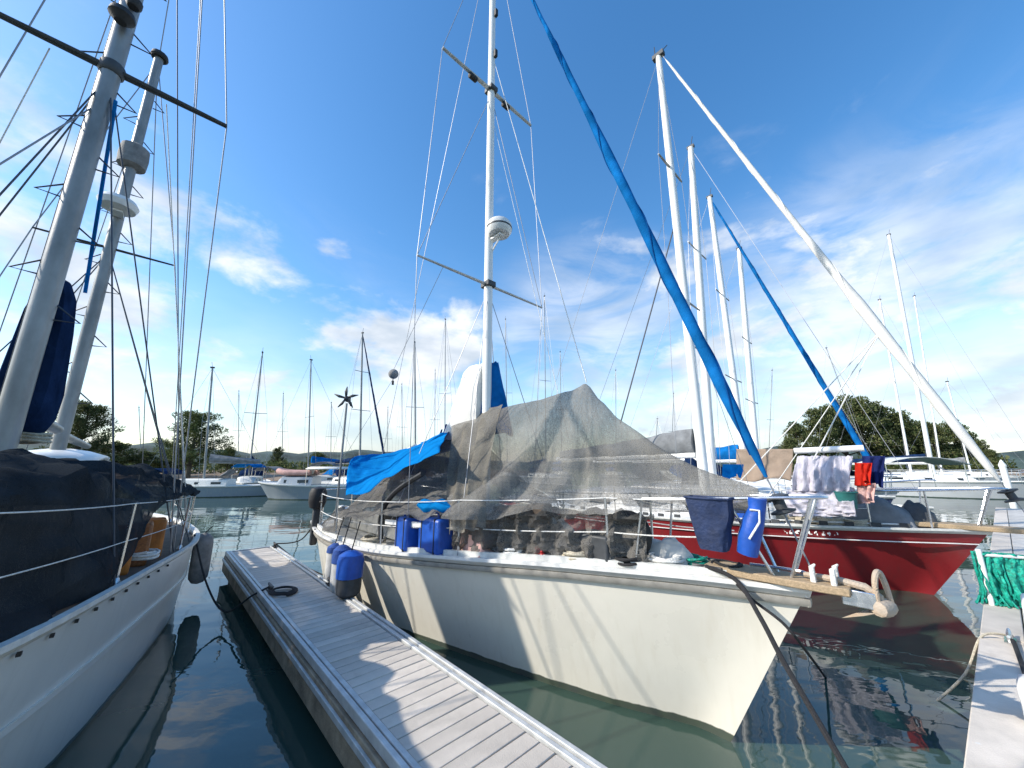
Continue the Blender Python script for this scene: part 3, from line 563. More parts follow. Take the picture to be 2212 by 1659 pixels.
def furled(p0, p1, r, m, root, name='furled_headsail', bulge=(), seed=0, n=10, t0=0.03, t1=0.985):
    """rolled sail on a stay: fatter towards the foot, uneven, wound seams"""
    b = MB(); p0, p1 = Vector(p0), Vector(p1); k = 60; pts = []; rs = []
    for i in range(k + 1):
        t = lerp(t0, t1, i / k); q = p0.lerp(p1, t); q = q - UP * (0.02 * 4 * t * (1 - t))
        e = (1 - t) ** 0.55 * 0.85 + 0.22; e *= 1 + 0.16 * noise.noise(Vector((t * 14, seed, 0))) + 0.08 * noise.noise(Vector((t * 40, seed, 3)))
        for (tb, am, wd) in bulge: e += am * math.exp(-((t - tb) / wd) ** 2)
        e *= min(1, .45 + (i / k) * 9)
        if i == 0: e *= 0.5
        if i == k: e *= 0.3
        pts.append(q); rs.append(r * e)
    b.tube(pts, rs, n, True); o = b.build(name, m, root)
    ax = (p1 - p0).normalized(); u_ = ax.cross(UP).normalized(); v_ = ax.cross(u_); sp_ = []
    for i in range(4, k * 4 - 8):
        t = i / 4; j = int(t); fr_ = t - j; q = pts[j].lerp(pts[j + 1], fr_); rr = lerp(rs[j], rs[j + 1], fr_) * 1.02; w = i * .16 + seed; sp_.append(q + (u_ * math.cos(w) + v_ * math.sin(w)) * rr)
    b = MB(); b.tube(sp_, max(.007, r * .10), 5); b.build('leech_edge', K['leech'] if m is K['sailblue'] else m, o); return o
def sail_stack(fr, pts, m, root, name='sail_cover', seed=0, sqr=1.0, K_=14):
    """flaked sail under a cover along a boom; pts: (a, z_bottom, z_top, half_width)"""
    b = MB(); rows = []
    n = 22
    for i in range(n + 1):
        a = lerp(pts[0][0], pts[-1][0], i / n); z0, z1, w = interp(pts, a); ring = []
        for k in range(14):
            th = 2 * math.pi * k / 14; y = math.copysign(abs(math.sin(th)) ** sqr, math.sin(th)); x = math.copysign(abs(math.cos(th)) ** sqr, math.cos(th))
            ww = w * (1.0 - 0.45 * max(0, x)) * (1 + 0.22 * noise.noise(Vector((a * 2.1, x * 2 + seed, y * 2))))
            ring.append(fr(a, y * ww, (z0 + z1) / 2 + x * (z1 - z0) / 2 + 0.05 * noise.noise(Vector((a * 2.7, y * 3, seed + 5)))))
        rows.append(ring)
    b.grid(rows, True); b.f.append(tuple(range(13, -1, -1))); o = len(b.v) - 14; b.f.append(tuple(range(o, o + 14)))
    return b.build(name, m, root, ang=60)
def spreaders(fr, root, mast, a, z, half, r=0.022, m='alu', drop=-0.06, b0=0.0, sweep=0.0):
    for s in (-1, 1):
        b = MB(); b.tube([fr(a, b0 + s * 0.05, z), fr(a + sweep, b0 + s * half, z - drop)], [r * 1.25, r * 0.8], 8, True, 0.6); b.build('spreader', K[m], mast)
def rail_set(fr, prof, root, alist, side, z=0.6, inset=0.06, wires=(1.0, 0.52), m='steel', ends=None, wr=0.0045):
    tops = []
    for a in alist:
        bs, h, _ = interp(prof, a); base = fr(a, side * (bs - inset), h - 0.02); top = fr(a, side * (bs - inset + 0.02), h + z)
        b = MB(); b.tube([base, top], 0.013, 8); b.lathe([(0.035, 0), (0.03, 0.02), (0.016, 0.05)], base, 10); b.build('stanchion', K[m], root); tops.append((base, top))
    pts = list(tops)
    if ends is not None: pts = [(Vector(ends) - UP * z, Vector(ends))] + pts
    for wv in wires:
        path = []
        for i in range(len(pts) - 1):
            p, q = pts[i][0].lerp(pts[i][1], wv), pts[i + 1][0].lerp(pts[i + 1][1], wv); path += sag(p, q, 0.012, 5)
        b = MB(); b.tube(path, wr, 5); b.build('lifeline', K['ropewhite'], root)

# ---- the cream sloop in the middle
mf = Fr(W(-0.66, 3.49), F)
MP = [(0, 0.0, 1.19, 0.0), (0.35, 0.11, 1.185, 0.0), (0.71, 0.235, 1.18, 0.085), (1.3, 0.45, 1.16, 0.25), (1.8, 0.62, 1.14, 0.37), (2.87, 0.95, 1.07, 0.63), (4.38, 1.30, 0.975, 0.98), (5.6, 1.38, 0.95, 1.12), (6.7, 1.28, 0.95, 1.05), (7.6, 1.08, 0.98, 0.8)]
main = thing('sailboat', mf.o, 'cream hulled sailboat under a brown shade net with blue furled headsail', 'sailboat')
hull(mf, MP, 0.63, K['cream'], main, p=1.0, raker=2.4); deck(mf, MP, K['offwhite'], main); rubrail(mf, MP, K['rail'], main, 0.04, 0.05)
for side in (-1, 1):  # grey strip under the white rail, standing in for the rail's shadow on the hull
    b = MB(); pth = [p - UP * 0.055 for p in sheer(mf, MP, side)]; sg_ = -1 if side > 0 else 1; b.sweep(pth, [(sg_ * -x, y) for x, y in ((-.02, -.055), (.010, -.055), (.024, -.03), (.024, -.004), (-.02, -.004))]); b.build('rail_shade_band', K['taupe'], main)
b = MB()
for side in (-1, 1):
    pr = [(-0.02, 0.015), (0.02, 0.015), (0.02, 0.07), (-0.02, 0.07)]
    b = MB(); b.sweep(sheer(mf, MP, side, out=-0.045)[2:], pr); b.build('toe_rail', K['offwhite'], main)
cb = cabin(mf, 2.1, 5.6, 0.35, 0.78, 1.06, 0.40, main, K['offwhite'], 3)
b = MB(); b.box(mf(2.9, 0, 1.51), 0.5, 0.5, 0.05, mf.f); b.build('hatch', K['glass'], cb, bevel=0.01)
b = MB(); b.box(mf(6.5, 0, 1.0), 1.7, 1.1, 0.12, mf.f); b.build('cockpit_floor', K['grey'], main, bevel=0.02)
for s in (-1, 1):
    b = MB(); b.box(mf(6.4, s * 0.72, 1.12), 1.8, 0.16, 0.32, mf.f); b.build('coaming', K['offwhite'], main, bevel=0.03)
MA = 3.62; MT = 13.1
mast = spar(mf(MA, 0, 1.35), mf(MA, 0.0, MT), 0.072, 0.055, K['mast'], main)
spreaders(mf, main, mast, MA, 4.9, 1.28, 0.026, 'silver', 0.0); spreaders(mf, main, mast, MA, 8.8, 1.05, 0.036, 'silver', 0.0)
for z in (4.9, 8.8): b = MB(); b.box(mf(MA, 0, z), 0.2, 0.16, 0.09, mf.f); b.build('spreader_bracket', K['darkgrey'], mast, bevel=0.01)
for s, aa in ((-1, 0.42), (1, 0.36)):
    b = MB(); b.lathe([(0.02, 0), (0.05, 0.02), (0.05, 0.16), (0.02, 0.18)], mf(MA, s * aa, 8.74) + mf.p * (-s * .09), 10, mf.p * s); b.build('deck_light', K['black'], mast)
for z in (9.6, 10.6):
    b = MB(); b.box(mf(MA - 0.09, 0.02, z), 0.06, 0.06, 0.16, mf.f); b.build('mast_light', K['black'], mast, bevel=0.01)
rd = MB(); c = mf(MA - 0.20, 0.05, 5.86); rd.lathe([(0.05, -0.13), (0.165, -0.12), (0.205, -0.06), (0.21, 0.0), (0.205, 0.05), (0.175, 0.10), (0.09, 0.13), (0.01, 0.135)], c, 24)
dome = rd.build('radar_dome', K['radar'], mast)
b = MB(); b.lathe([(0.2125, -0.03), (0.2135, -0.005)], c, 24); b.build('radar_seam', K['darkgrey'], dome)
b = MB(); b.box(mf(MA - 0.14, 0.03, 5.70), 0.30, 0.10, 0.03, mf.f); b.tube([mf(MA - 0.05, 0.02, 5.48), mf(MA - 0.24, 0.05, 5.70)], 0.014, 6); b.build('radar_bracket', K['white'], dome)
CWR = 0.0055
for s in (-1, 1):
    tip1, tip2 = mf(MA, s * 1.28, 4.9), mf(MA, s * 1.05, 8.8); cp = mf(MA + 0.15, s * 1.10, 1.08)
    wire(mf(MA, 0, MT - 0.1), tip2, CWR, K['wire'], main); wire(tip2, tip1, CWR, K['wire'], main); wire(tip1, cp, CWR, K['wire'], main)
    wire(mf(MA, 0, 8.7), tip1, CWR, K['wire'], main, 'diagonal_shroud'); wire(mf(MA, 0, 4.8), mf(MA + 0.8, s * 1.12, 1.05), CWR, K['wire'], main, 'lower_shroud'); wire(mf(MA, 0, 4.8), mf(MA - 0.7, s * 0.95, 1.09), CWR, K['wire'], main, 'lower_shroud')
wire(mf(MA, 0, MT), mf(7.5, 0, 1.05), CWR, K['wire'], main, 'backstay')
fs0, fs1 = mf(-0.06, 0, 1.26), mf(MA - 0.08, 0, MT - 0.1)
wire(fs0, fs1, 0.006, K['wire'], main, 'forestay')
furled(fs0, fs1, 0.054, K['sailblue'], main, bulge=((0.38, 0.30, 0.05), (0.68, -0.18, 0.05), (0.25, 0.12, 0.04)), seed=1.3, t0=0.06)
b = MB(); q = fs0.lerp(fs1, 0.045); b.lathe([(0.03, -0.1), (0.085, -0.09), (0.085, -0.075), (0.04, -0.06), (0.04, 0.0), (0.085, 0.015), (0.085, 0.03), (0.03, 0.05)], q, 16, fs1 - fs0); b.build('furling_drum', K['darkgrey'], main)
peak = mf(1.8, 0, 2.94)
wire(mf(MA - 0.06, 0.03, 9.4), peak + UP * 0.05, 0.006, K['ropewhite'], main, 'halyard')
wire(mf(MA - 0.05, 0.05, 8.0), mf(2.4, 0.4, 2.4), 0.004, K['ropewhite'], main, 'halyard')
boom = spar(mf(MA + 0.12, 0, 2.42), mf(7.2, 0, 2.02), 0.05, 0.045, K['mast'], main, 'boom')
ss = sail_stack(mf, [(MA + 0.06, 2.40, 3.62, 0.15), (MA + 0.3, 2.36, 3.62, 0.20), (MA + 0.55, 2.36, 3.50, 0.22), (MA + 0.75, 2.36, 3.05, 0.20), (MA + 0.95, 2.36, 2.6, 0.16), (5.6, 2.2, 2.42, 0.13), (7.0, 2.06, 2.2, 0.10)], K['sailwhite'], main, 'stowed_mainsail', 2.0, .75)
# blue cover flap that wraps the mast in front of the stowed sail
b = MB(); rows = []
for i in range(13):
    t = i / 12; z = lerp(2.5, 3.62, t); w_ = lerp(0.30, 0.10, t ** 1.4); fo = lerp(0.30, 0.08, t ** 0.8)
    rows.append([mf(MA + 0.12 - (fo + 0.10) * math.sin(math.pi * k / 10), 0.12 + (k / 10 - 0.36) * 2.3 * w_, z + 0.02 * math.sin(k * 2.1 + i)) for k in range(11)])
b.grid(rows); b.build('mast_cover', K['sailblue'], main, solid=0.01)
pul = mf(-0.42, 0, 1.86)
rail_pts = [mf(1.05, -0.30, 1.76), mf(0.5, -0.22, 1.79), mf(0.05, -0.15, 1.82), mf(-0.14, -0.09, 1.83), mf(-0.19, 0, 1.83), mf(-0.14, 0.09, 1.83), mf(0.05, 0.15, 1.82), mf(0.5, 0.22, 1.79), mf(1.05, 0.30, 1.76)]
b = MB(); b.tube(catmull(rail_pts, 5), 0.012, 8)
for s in (-1, 1):
    b.tube([mf(-0.12, s * 0.10, 1.828), mf(0.10, s * 0.04, 1.20)], 0.011, 8); b.tube([mf(0.40, s * 0.205, 1.80), mf(0.16, s * 0.05, 1.20)], 0.011, 8); b.tube([mf(1.05, s * 0.30, 1.76), mf(1.15, s * 0.34, 1.15)], 0.011, 8)
b.build('pulpit', K['steel'], main)
for side in (-1, 1): rail_set(mf, MP, main, [1.35, 2.95, 4.25, 5.6, 6.75], side, 0.60, ends=mf(0.5, side * 0.22, 1.79), wr=0.006)
# pushpit
b = MB(); b.tube(catmull([mf(6.75, -1.2, 1.55), mf(7.35, -1.08, 1.58), mf(7.55, -0.6, 1.58), mf(7.58, 0, 1.58), mf(7.55, 0.6, 1.58), mf(7.35, 1.08, 1.58), mf(6.75, 1.2, 1.55)], 5), 0.015, 8)
for s in (-1, 1): b.tube([mf(7.38, s * 1.0, 1.58), mf(7.38, s * 1.0, 0.96)], 0.014, 8); b.tube([mf(7.54, s * 0.4, 1.58), mf(7.54, s * 0.4, 0.98)], 0.014, 8)
b.build('pushpit', K['steel'], main)
# bow platform and roller
b = MB(); rows = []
for a, w_ in ((0.65, 0.13), (0.2, 0.13), (-0.10, 0.12), (-0.24, 0.10)): rows.append([mf(a, -w_, 1.215), mf(a, w_, 1.215), mf(a, w_, 1.265), mf(a, -w_, 1.265)])
b.grid(rows, True); b.f.append((0, 1, 2, 3)); b.f.append(tuple(len(b.v) - 4 + i for i in range(4))); b.build('bow_platform', K['wood'], main, bevel=0.008)
for s in (-1, 1):
    b = MB(); b.box(mf(-0.27, s * 0.05, 1.205), 0.17, 0.012, 0.10, mf.f); b.build('roller_cheek', K['steel'], main, bevel=0.01)
b = MB(); b.lathe([(0.03, -0.055), (0.05, -0.045), (0.03, 0), (0.05, 0.045), (0.03, 0.055)], mf(-0.31, 0, 1.20), 14, mf.p); b.build('bow_roller', K['darkgrey'], main)
for s, a in ((-1, 0.16), (1, 0.16), (-1, 0.05)):
    b = MB(); b.tube([mf(-a + 0.0, s * 0.06, 1.26), mf(-a, s * 0.06, 1.36), mf(-a - 0.02, s * 0.05, 1.38)], [0.018, 0.016, 0.006], 8); b.build('bollard_pin', K['ropewhite'], main)
for a in (1.42, 2.02):
    b = MB(); b.box(mf(a, -interp(MP, a)[0] + 0.09, interp(MP, a)[1] + 0.055), 0.11, 0.05, 0.055, mf.f); b.tube([mf(a - .04, -interp(MP, a)[0] + 0.09, interp(MP, a)[1] + 0.09), mf(a + .05, -interp(MP, a)[0] + 0.09, interp(MP, a)[1] + 0.12)], 0.02, 8); b.build('fairlead', K['redplastic'], main, bevel=0.012)
# mooring cleats on the foredeck
for s in (-1, 1):
    c = mf(0.62, s * 0.14, 1.20); b = MB(); b.tube([c + mf.f * -0.11 + UP * .05, c + mf.f * 0.11 + UP * .05], 0.017, 8); b.tube([c, c + UP * .05], 0.02, 8); b.build('deck_cleat', K['darkgrey'], main)

# ---- the red sloop on the right
rf = Fr(W(0.62, 9.49), F)
RP = [(0, 0.0, 1.06, 0.0), (0.4, 0.17, 1.05, 0.0), (1.0, 0.46, 1.03, 0.2), (2.2, 0.95, 1.0, 0.62), (3.6, 1.32, 0.97, 1.05), (5.5, 1.55, 0.95, 1.36), (7.5, 1.5, 0.96, 1.32), (9.0, 1.30, 0.98, 1.05), (10.4, 0.95, 1.02, 0.6)]
redb = thing('sailboat', rf.o, 'dark red hulled sailboat with a long white furled headsail', 'sailboat')
hull(rf, RP, 0.75, K['red'], redb, p=1.0, raker=2.6); deck(rf, RP, K['offwhite'], redb)
rubrail(rf, RP, K['offwhite'], redb, 0.03, 0.05)
for side in (-1, 1):
    b = MB(); pth = [p - UP * 0.20 for p in sheer(rf, RP, side, out=-0.028)][1:]; b.sweep(pth, [(-0.012, -0.007), (0.012, -0.007), (0.012, 0.007), (-0.012, 0.007)]); b.build('cove_stripe', K['white'], redb)
    for k in range(20): a = 0.9 + k * 0.33; bs, h, _ = interp(RP, a); b = MB(); b.box(rf(a, side * (bs - 0.02), h + 0.06), 0.12, 0.03, 0.06, rf.f); b.build('toe_rail_block', K['darkgrey'], redb)
cabin(rf, 2.4, 7.0, 0.55, 0.95, 0.98, 0.45, redb, K['white'], 4)
RM = 4.10; RT = 14.4
rm = spar(rf(RM, 0, 1.4), rf(RM, 0, RT), 0.115, 0.085, K['mast'], redb)
spreaders(rf, redb, rm, RM, 10.35, 0.75, 0.03, 'alu', 0.0); spreaders(rf, redb, rm, RM, 6.3, 1.0, 0.03, 'alu', 0.0)
b = MB(); b.box(rf(RM, 0, RT + 0.05), 0.34, 0.16, 0.14, rf.f); b.tube([rf(RM + .1, 0, RT), rf(RM + .1, 0, RT + 0.5)], 0.012, 6); b.tube([rf(RM, 0, RT + .1), rf(RM - .25, .1, RT + 0.32)], 0.012, 6); b.lathe([(0.02, 0), (0.05, 0.02), (0.05, 0.07), (0.02, 0.09)], rf(RM + .05, .05, RT + 0.1), 10); b.build('masthead_fitting', K['darkgrey'], rm)
rs0, rs1 = rf(-0.42, 0, 1.22), rf(RM - 0.12, 0, RT - 0.05)
wire(rs0, rs1, 0.007, K['wire'], redb, 'forestay'); furled(rs0, rs1, 0.072, K['sailwhite'], redb, bulge=((0.30, 0.42, 0.035), (0.245, 0.25, 0.03)), seed=4.0, t0=0.045)
b = MB(); q = rs0.lerp(rs1, 0.03); b.lathe([(0.03, -0.1), (0.11, -0.09), (0.11, -0.07), (0.05, -0.05), (0.05, 0.03), (0.11, 0.05), (0.11, 0.07), (0.03, 0.09)], q, 16, rs1 - rs0); b.build('furling_drum', K['darkgrey'], redb)
for s in (-1, 1):
    t1, t2 = rf(RM, s * 1.0, 6.3), rf(RM, s * 0.75, 10.35); cp = rf(RM + 0.1, s * 1.3, 1.0)
    wire(rf(RM, 0, RT - .1), t2, 0.006, K['wire'], redb); wire(t2, t1, 0.006, K['wire'], redb); wire(t1, cp, 0.006, K['wire'], redb); wire(rf(RM, 0, 6.2), rf(RM - .7, s * 1.2, 1.0), 0.006, K['wire'], redb, 'lower_shroud')
wire(rf(RM, 0, 8.7), at_n(1340, 915, 8.6), 0.019, K['darkwire'], redb, 'running_backstay')
wire(rf(RM, 0, RT), rf(10.3, 0, 1.1), 0.006, K['wire'], redb, 'backstay')
clew = rs0.lerp(rs1, .25)
for tgt in (rf(3.6, -1.1, 1.15), rf(2.4, -.9, 1.2), rf(3.2, 1.0, 1.2)): wire(clew, tgt, .011, K['ropewhite'], redb, 'sheet_rope')
spar(rf(RM + .14, 0, 2.3), rf(8.6, 0, 2.25), 0.07, 0.06, K['mast'], redb, 'boom')
sail_stack(rf, [(RM + .15, 2.33, 2.95, 0.16), (6.2, 2.3, 2.7, 0.18), (8.4, 2.25, 2.5, 0.12)], K['greycloth'], redb, 'sail_cover', 8.0)
rp = [rf(1.3, -0.5, 1.62), rf(0.5, -0.35, 1.66), rf(-0.1, -0.2, 1.70), rf(-0.28, 0, 1.70), rf(-0.1, 0.2, 1.70), rf(0.5, 0.35, 1.66), rf(1.3, 0.5, 1.62)]
b = MB(); b.tube(catmull(rp, 5), 0.017, 8)
for s in (-1, 1): b.tube([rf(-0.1, s * .2, 1.7), rf(0.12, s * .05, 1.06)], 0.016, 8); b.tube([rf(0.6, s * .36, 1.66), rf(0.6, s * .24, 1.05)], 0.016, 8); b.tube([rf(1.3, s * .5, 1.62), rf(1.3, s * .52, 1.02)], 0.016, 8)
b.build('pulpit', K['steel'], redb)
for side in (-1, 1): rail_set(rf, RP, redb, [2.4, 3.9, 5.6, 7.3, 9.0], side, 0.60, ends=rf(1.3, side * .5, 1.62), wr=0.007)
b = MB(); rows = []
for a, w_ in ((0.9, 0.2), (0.1, 0.17), (-0.75, 0.13)): rows.append([rf(a, -w_, 1.07), rf(a, w_, 1.07), rf(a, w_, 1.14), rf(a, -w_, 1.14)])
b.grid(rows, True); b.f.append((0, 1, 2, 3)); b.f.append(tuple(len(b.v) - 4 + i for i in range(4))); b.build('bowsprit', K['wood'], redb, bevel=0.01)
# name lettering on the red bow: tiny white characters too blurred to read, kept as short raised strokes
b = MB(); rngl = random.Random(2)
for k in range(9):
    a = 1.75 + k * 0.085; bs, h, bw = interp(RP, a); z = h - 0.115
    y = -(bw + (bs - bw) * (z / h)) - 0.012
    for j in range(3): b.box(rf(a + rngl.uniform(-.025, .025), y, z + (j - 1) * 0.022), rngl.choice((0.014, 0.045)), 0.006, rngl.choice((0.012, 0.03)), rf.f)
tag(b.build('name_lettering', K['white'], redb), kind='stuff')

# ---- the ketch on the left, its side in shade
kf = Fr(W(-1.75, -1.0), F)
KP = [(0, 0.0, 1.30, 0.0), (0.6, 0.30, 1.26, 0.05), (1.41, 0.60, 1.20, 0.36), (2.54, 0.88, 1.13, 0.72), (3.48, 1.10, 1.08, 0.98), (4.47, 1.36, 1.04, 1.22), (5.45, 1.55, 1.0, 1.42), (6.6, 1.62, 0.98, 1.5), (8.2, 1.48, 0.99, 1.35), (9.6, 1.05, 1.04, 0.8), (10.6, 0.45, 1.1, 0.2)]
ket = thing('ketch', kf.o, 'two masted sailboat at left with shaded white hull under a dark awning', 'sailboat')
hull(kf, KP, 0.9, K['leftwhite'], ket, p=0.8, raker=3.0); deck(kf, KP, K['teakdark'], ket)
rubrail(kf, KP, K['offwhite'], ket, 0.03, 0.05)
for side in (-1, 1):
    b = MB(); pth = []
    for a in stations(KP): bs, h, bw = interp(KP, a); z = h * 0.56; pth.append(kf(a + 0.9 * 0.44 * max(0, 1 - a / 3.0) ** 1.6, side * (bw + (bs - bw) * 0.56 ** 0.8 + 0.006), z))
    b.sweep(pth[2:], [(-0.02, -0.02), (0.022, -0.010), (0.022, 0.010), (-0.02, 0.02)] if side < 0 else [(0.02, -0.02), (-0.022, -0.010), (-0.022, 0.010), (0.02, 0.02)]); b.build('hull_knuckle', K['leftwhite'], ket)
for k in range(10):
    a = 1.5 + k * 0.28; bs, h, _ = interp(KP, a); b = MB(); b.box(kf(a, bs + 0.008, h - 0.075), 0.035, 0.018, 0.016, kf.f); b.build('scupper', K['black'], ket)
cabin(kf, 2.2, 7.2, 0.5, 0.95, 1.05, 0.5, ket, K['offwhite'], 4)
K1 = 3.65; K1P = W(-5.40, -1.0); K2P = W(-7.88, -1.0)
k1a = 5.40 - 1.75; k2a = 7.88 - 1.75
km1 = spar(kf(k1a, 0, 1.5), kf(k1a, 0, 13.5), 0.086, 0.070, K['alu'], ket, 'mainmast')
km2 = spar(kf(k2a, 0, 1.5), kf(k2a, 0, 8.95), 0.076, 0.060, K['alu'], ket, 'mizzen_mast')
b = MB(); b.tube([kf(k1a, -0.082, 1.7), kf(k1a, -0.080, 9)], 0.012, 6); b.tube([kf(k1a + .08, 0.02, 1.7), kf(k1a + .075, 0.02, 12)], 0.018, 6); b.build('sail_track', K['darkgrey'], km1)
spreaders(kf, ket, km1, k1a, 6.32, 1.02, 0.042, 'darkgrey', 0.0); spreaders(kf, ket, km2, k2a, 5.28, 0.74, 0.024, 'darkgrey', 0.0)
b = MB(); b.lathe([(0.09, -0.07), (0.105, -0.05), (0.105, 0.05), (0.09, 0.07)], kf(k1a, 0, 6.32), 14); b.build('spreader_band', K['darkgrey'], km1)
def mast_step(fr, a, z, s, r, par, L=0.17):
    b = MB(); b.tube([fr(a, s * r, z), fr(a, s * (r + L), z + 0.01), fr(a, s * r, z + 0.15)], 0.009, 5); b.build('mast_step', K['darkwire'], par)
for i in range(15): mast_step(kf, k1a, 3.4 + i * 0.42, (-1) ** i, 0.08, km1)
for i in range(13): mast_step(kf, k2a, 2.9 + i * 0.42, (-1) ** i, 0.07, km2, 0.14)
b = MB(); c = kf(k1a - 0.2, 0.0, 6.95); b.lathe([(0.03, 0), (0.10, 0.03), (0.11, 0.09), (0.05, 0.16)], c, 14, -UP); b.tube([kf(k1a - .1, 0, 7.05), c], 0.02, 6); b.lathe([(0.05, 0), (0.07, 0.03), (0.07, 0.09), (0.03, 0.11)], kf(k1a - 0.16, 0.05, 7.1), 12); b.build('deck_light', K['black'], km1)
b = MB(); c = kf(k2a - 0.22, 0.0, 5.92); b.lathe([(0.05, -0.10), (0.20, -0.08), (0.23, 0.0), (0.19, 0.07), (0.03, 0.11)], c, 20); b.box(kf(k2a - 0.14, 0, 5.8), 0.26, 0.14, 0.03, kf.f); b.build('radar_dome', K['radar'], km2)
b = MB(); c = kf(k2a, -0.0, 6.92); b.lathe([(0.10, -0.22), (0.17, -0.18), (0.18, 0.0), (0.17, 0.16), (0.09, 0.22)], c, 14); b.build('crows_basket', K['grey'], km2)
b = MB(); b.lathe([(0.10, 0), (0.12, 0.03), (0.11, 0.09), (0.06, 0.12)], kf(k2a, 0, 8.93), 12); b.build('masthead_cap', K['black'], km2)
KW = 0.0075
for s in (-1, 1):
    tip = kf(k1a, s * 1.02, 6.32)
    wire(kf(k1a, 0, 13.3), tip, KW, K['wire'], ket); wire(tip, kf(4.55, s * 1.30, 1.05), KW, K['wire'], ket); wire(kf(k1a, 0, 13.3), kf(4.35, s * 1.27, 1.05), KW, K['wire'], ket, 'cap_shroud')
    wire(kf(k1a, 0, 6.25), kf(k1a + 0.8, s * 1.30, 1.05), KW, K['darkwire'], ket, 'lower_shroud'); wire(kf(k1a, 0, 6.25), kf(k1a - 0.9, s * 0.9, 1.1), KW, K['darkwire'], ket, 'lower_shroud')
    t2 = kf(k2a, s * 0.74, 5.28)
    wire(kf(k2a, 0, 8.85), t2, KW, K['wire'], ket); wire(t2, kf(k2a + 0.15, s * 1.5, 1.0), KW, K['wire'], ket); wire(kf(k2a, 0, 5.2), kf(k2a + 0.9, s * 1.5, 1.0), KW, K['darkwire'], ket, 'lower_shroud'); wire(kf(k2a, 0, 5.2), kf(k2a - 0.7, s * 1.5, 1.0), KW, K['darkwire'], ket, 'lower_shroud')
    wire(kf(k1a, 0, 13.2), kf(8.6, s * 1.35, 1.0), KW, K['wire'], ket, 'running_backstay')
    wire(kf(k1a + 0.1, s * 0.45, 6.3), kf(5.8, s * 1.5, 1.0), 0.006, K['ropewhite'], ket, 'flag_halyard')
wire(kf(k1a, 0, 10.0), kf(7.6, 1.45, 1.05), KW, K['darkwire'], ket, 'halyard'); wire(kf(k1a, 0, 13.2), kf(k2a, 0, 8.9), KW, K['wire'], ket, 'triatic_stay')
wire(kf(k2a, 0, 8.8), kf(9.8, 0.9, 1.1), KW, K['wire'], ket, 'backstay'); wire(kf(k2a, 0, 8.8), kf(9.8, -0.9, 1.1), KW, K['wire'], ket, 'backstay')
wire(kf(k1a - .1, 0.1, 5.9), kf(k1a + 0.55, .15, 3.9), 0.017, K['sailblue'], ket, 'topping_lift'); wire(kf(k1a - .05, 0, 13.3), kf(0.1, 0, 1.5), 0.03, K['sailnavy'], ket, 'furled_headsail')
wire(kf(k1a, 0.0, 5.9), kf(2.2, -1.3, 1.2), KW, K['wire'], ket, 'babystay')
spar(kf(k1a + .15, 0, 2.55), kf(5.75, 0, 2.5), 0.07, 0.06, K['alu'], ket, 'boom')
sail_stack(kf, [(3.74, 2.4, 3.86, 0.15), (3.86, 2.3, 3.92, 0.18), (4.15, 2.3, 3.92, 0.18), (4.42, 2.4, 3.86, 0.16)], K['sailnavy'], ket, 'sail_cover', 3.0, .5)
spar(kf(k2a + .15, 0, 2.45), kf(8.9, 0, 2.4), 0.055, 0.05, K['alu'], ket, 'mizzen_boom')
# doghouse with windscreen
b = MB(); rows = []
for t, z0, w_ in ((0, 2.12, 0.36), (0.25, 2.22, 0.42), (0.6, 2.26, 0.45), (1.0, 2.24, 0.45)):
    a = lerp(5.6, 6.9, t); rows.append([kf(a, x * w_, z0 - 0.10 * x * x) for x in (-1, -.6, -.2, .2, .6, 1)])
b.grid(rows); dg = b.build('doghouse_roof', K['white'], ket, solid=0.05)
b = MB(); b.add([kf(5.62, -0.36, 2.06), kf(5.62, 0.36, 2.06), kf(5.35, 0.5, 1.5), kf(5.35, -0.5, 1.5)], [(0, 1, 2, 3)]); b.build('windscreen', K['glass'], ket, solid=0.02)
for s in (-1, 1):
    b = MB(); b.add([kf(5.65, s * 0.37, 2.04), kf(6.9, s * 0.45, 2.12), kf(6.9, s * 0.55, 1.45), kf(5.4, s * 0.52, 1.45)], [(0, 1, 2, 3)]); b.build('doghouse_side', K['offwhite'], ket, solid=0.03)
for side in (-1, 1): rail_set(kf, KP, ket, [1.1, 2.95, 4.9, 6.7, 8.4], side, 0.62, inset=0.08, wr=0.0042)

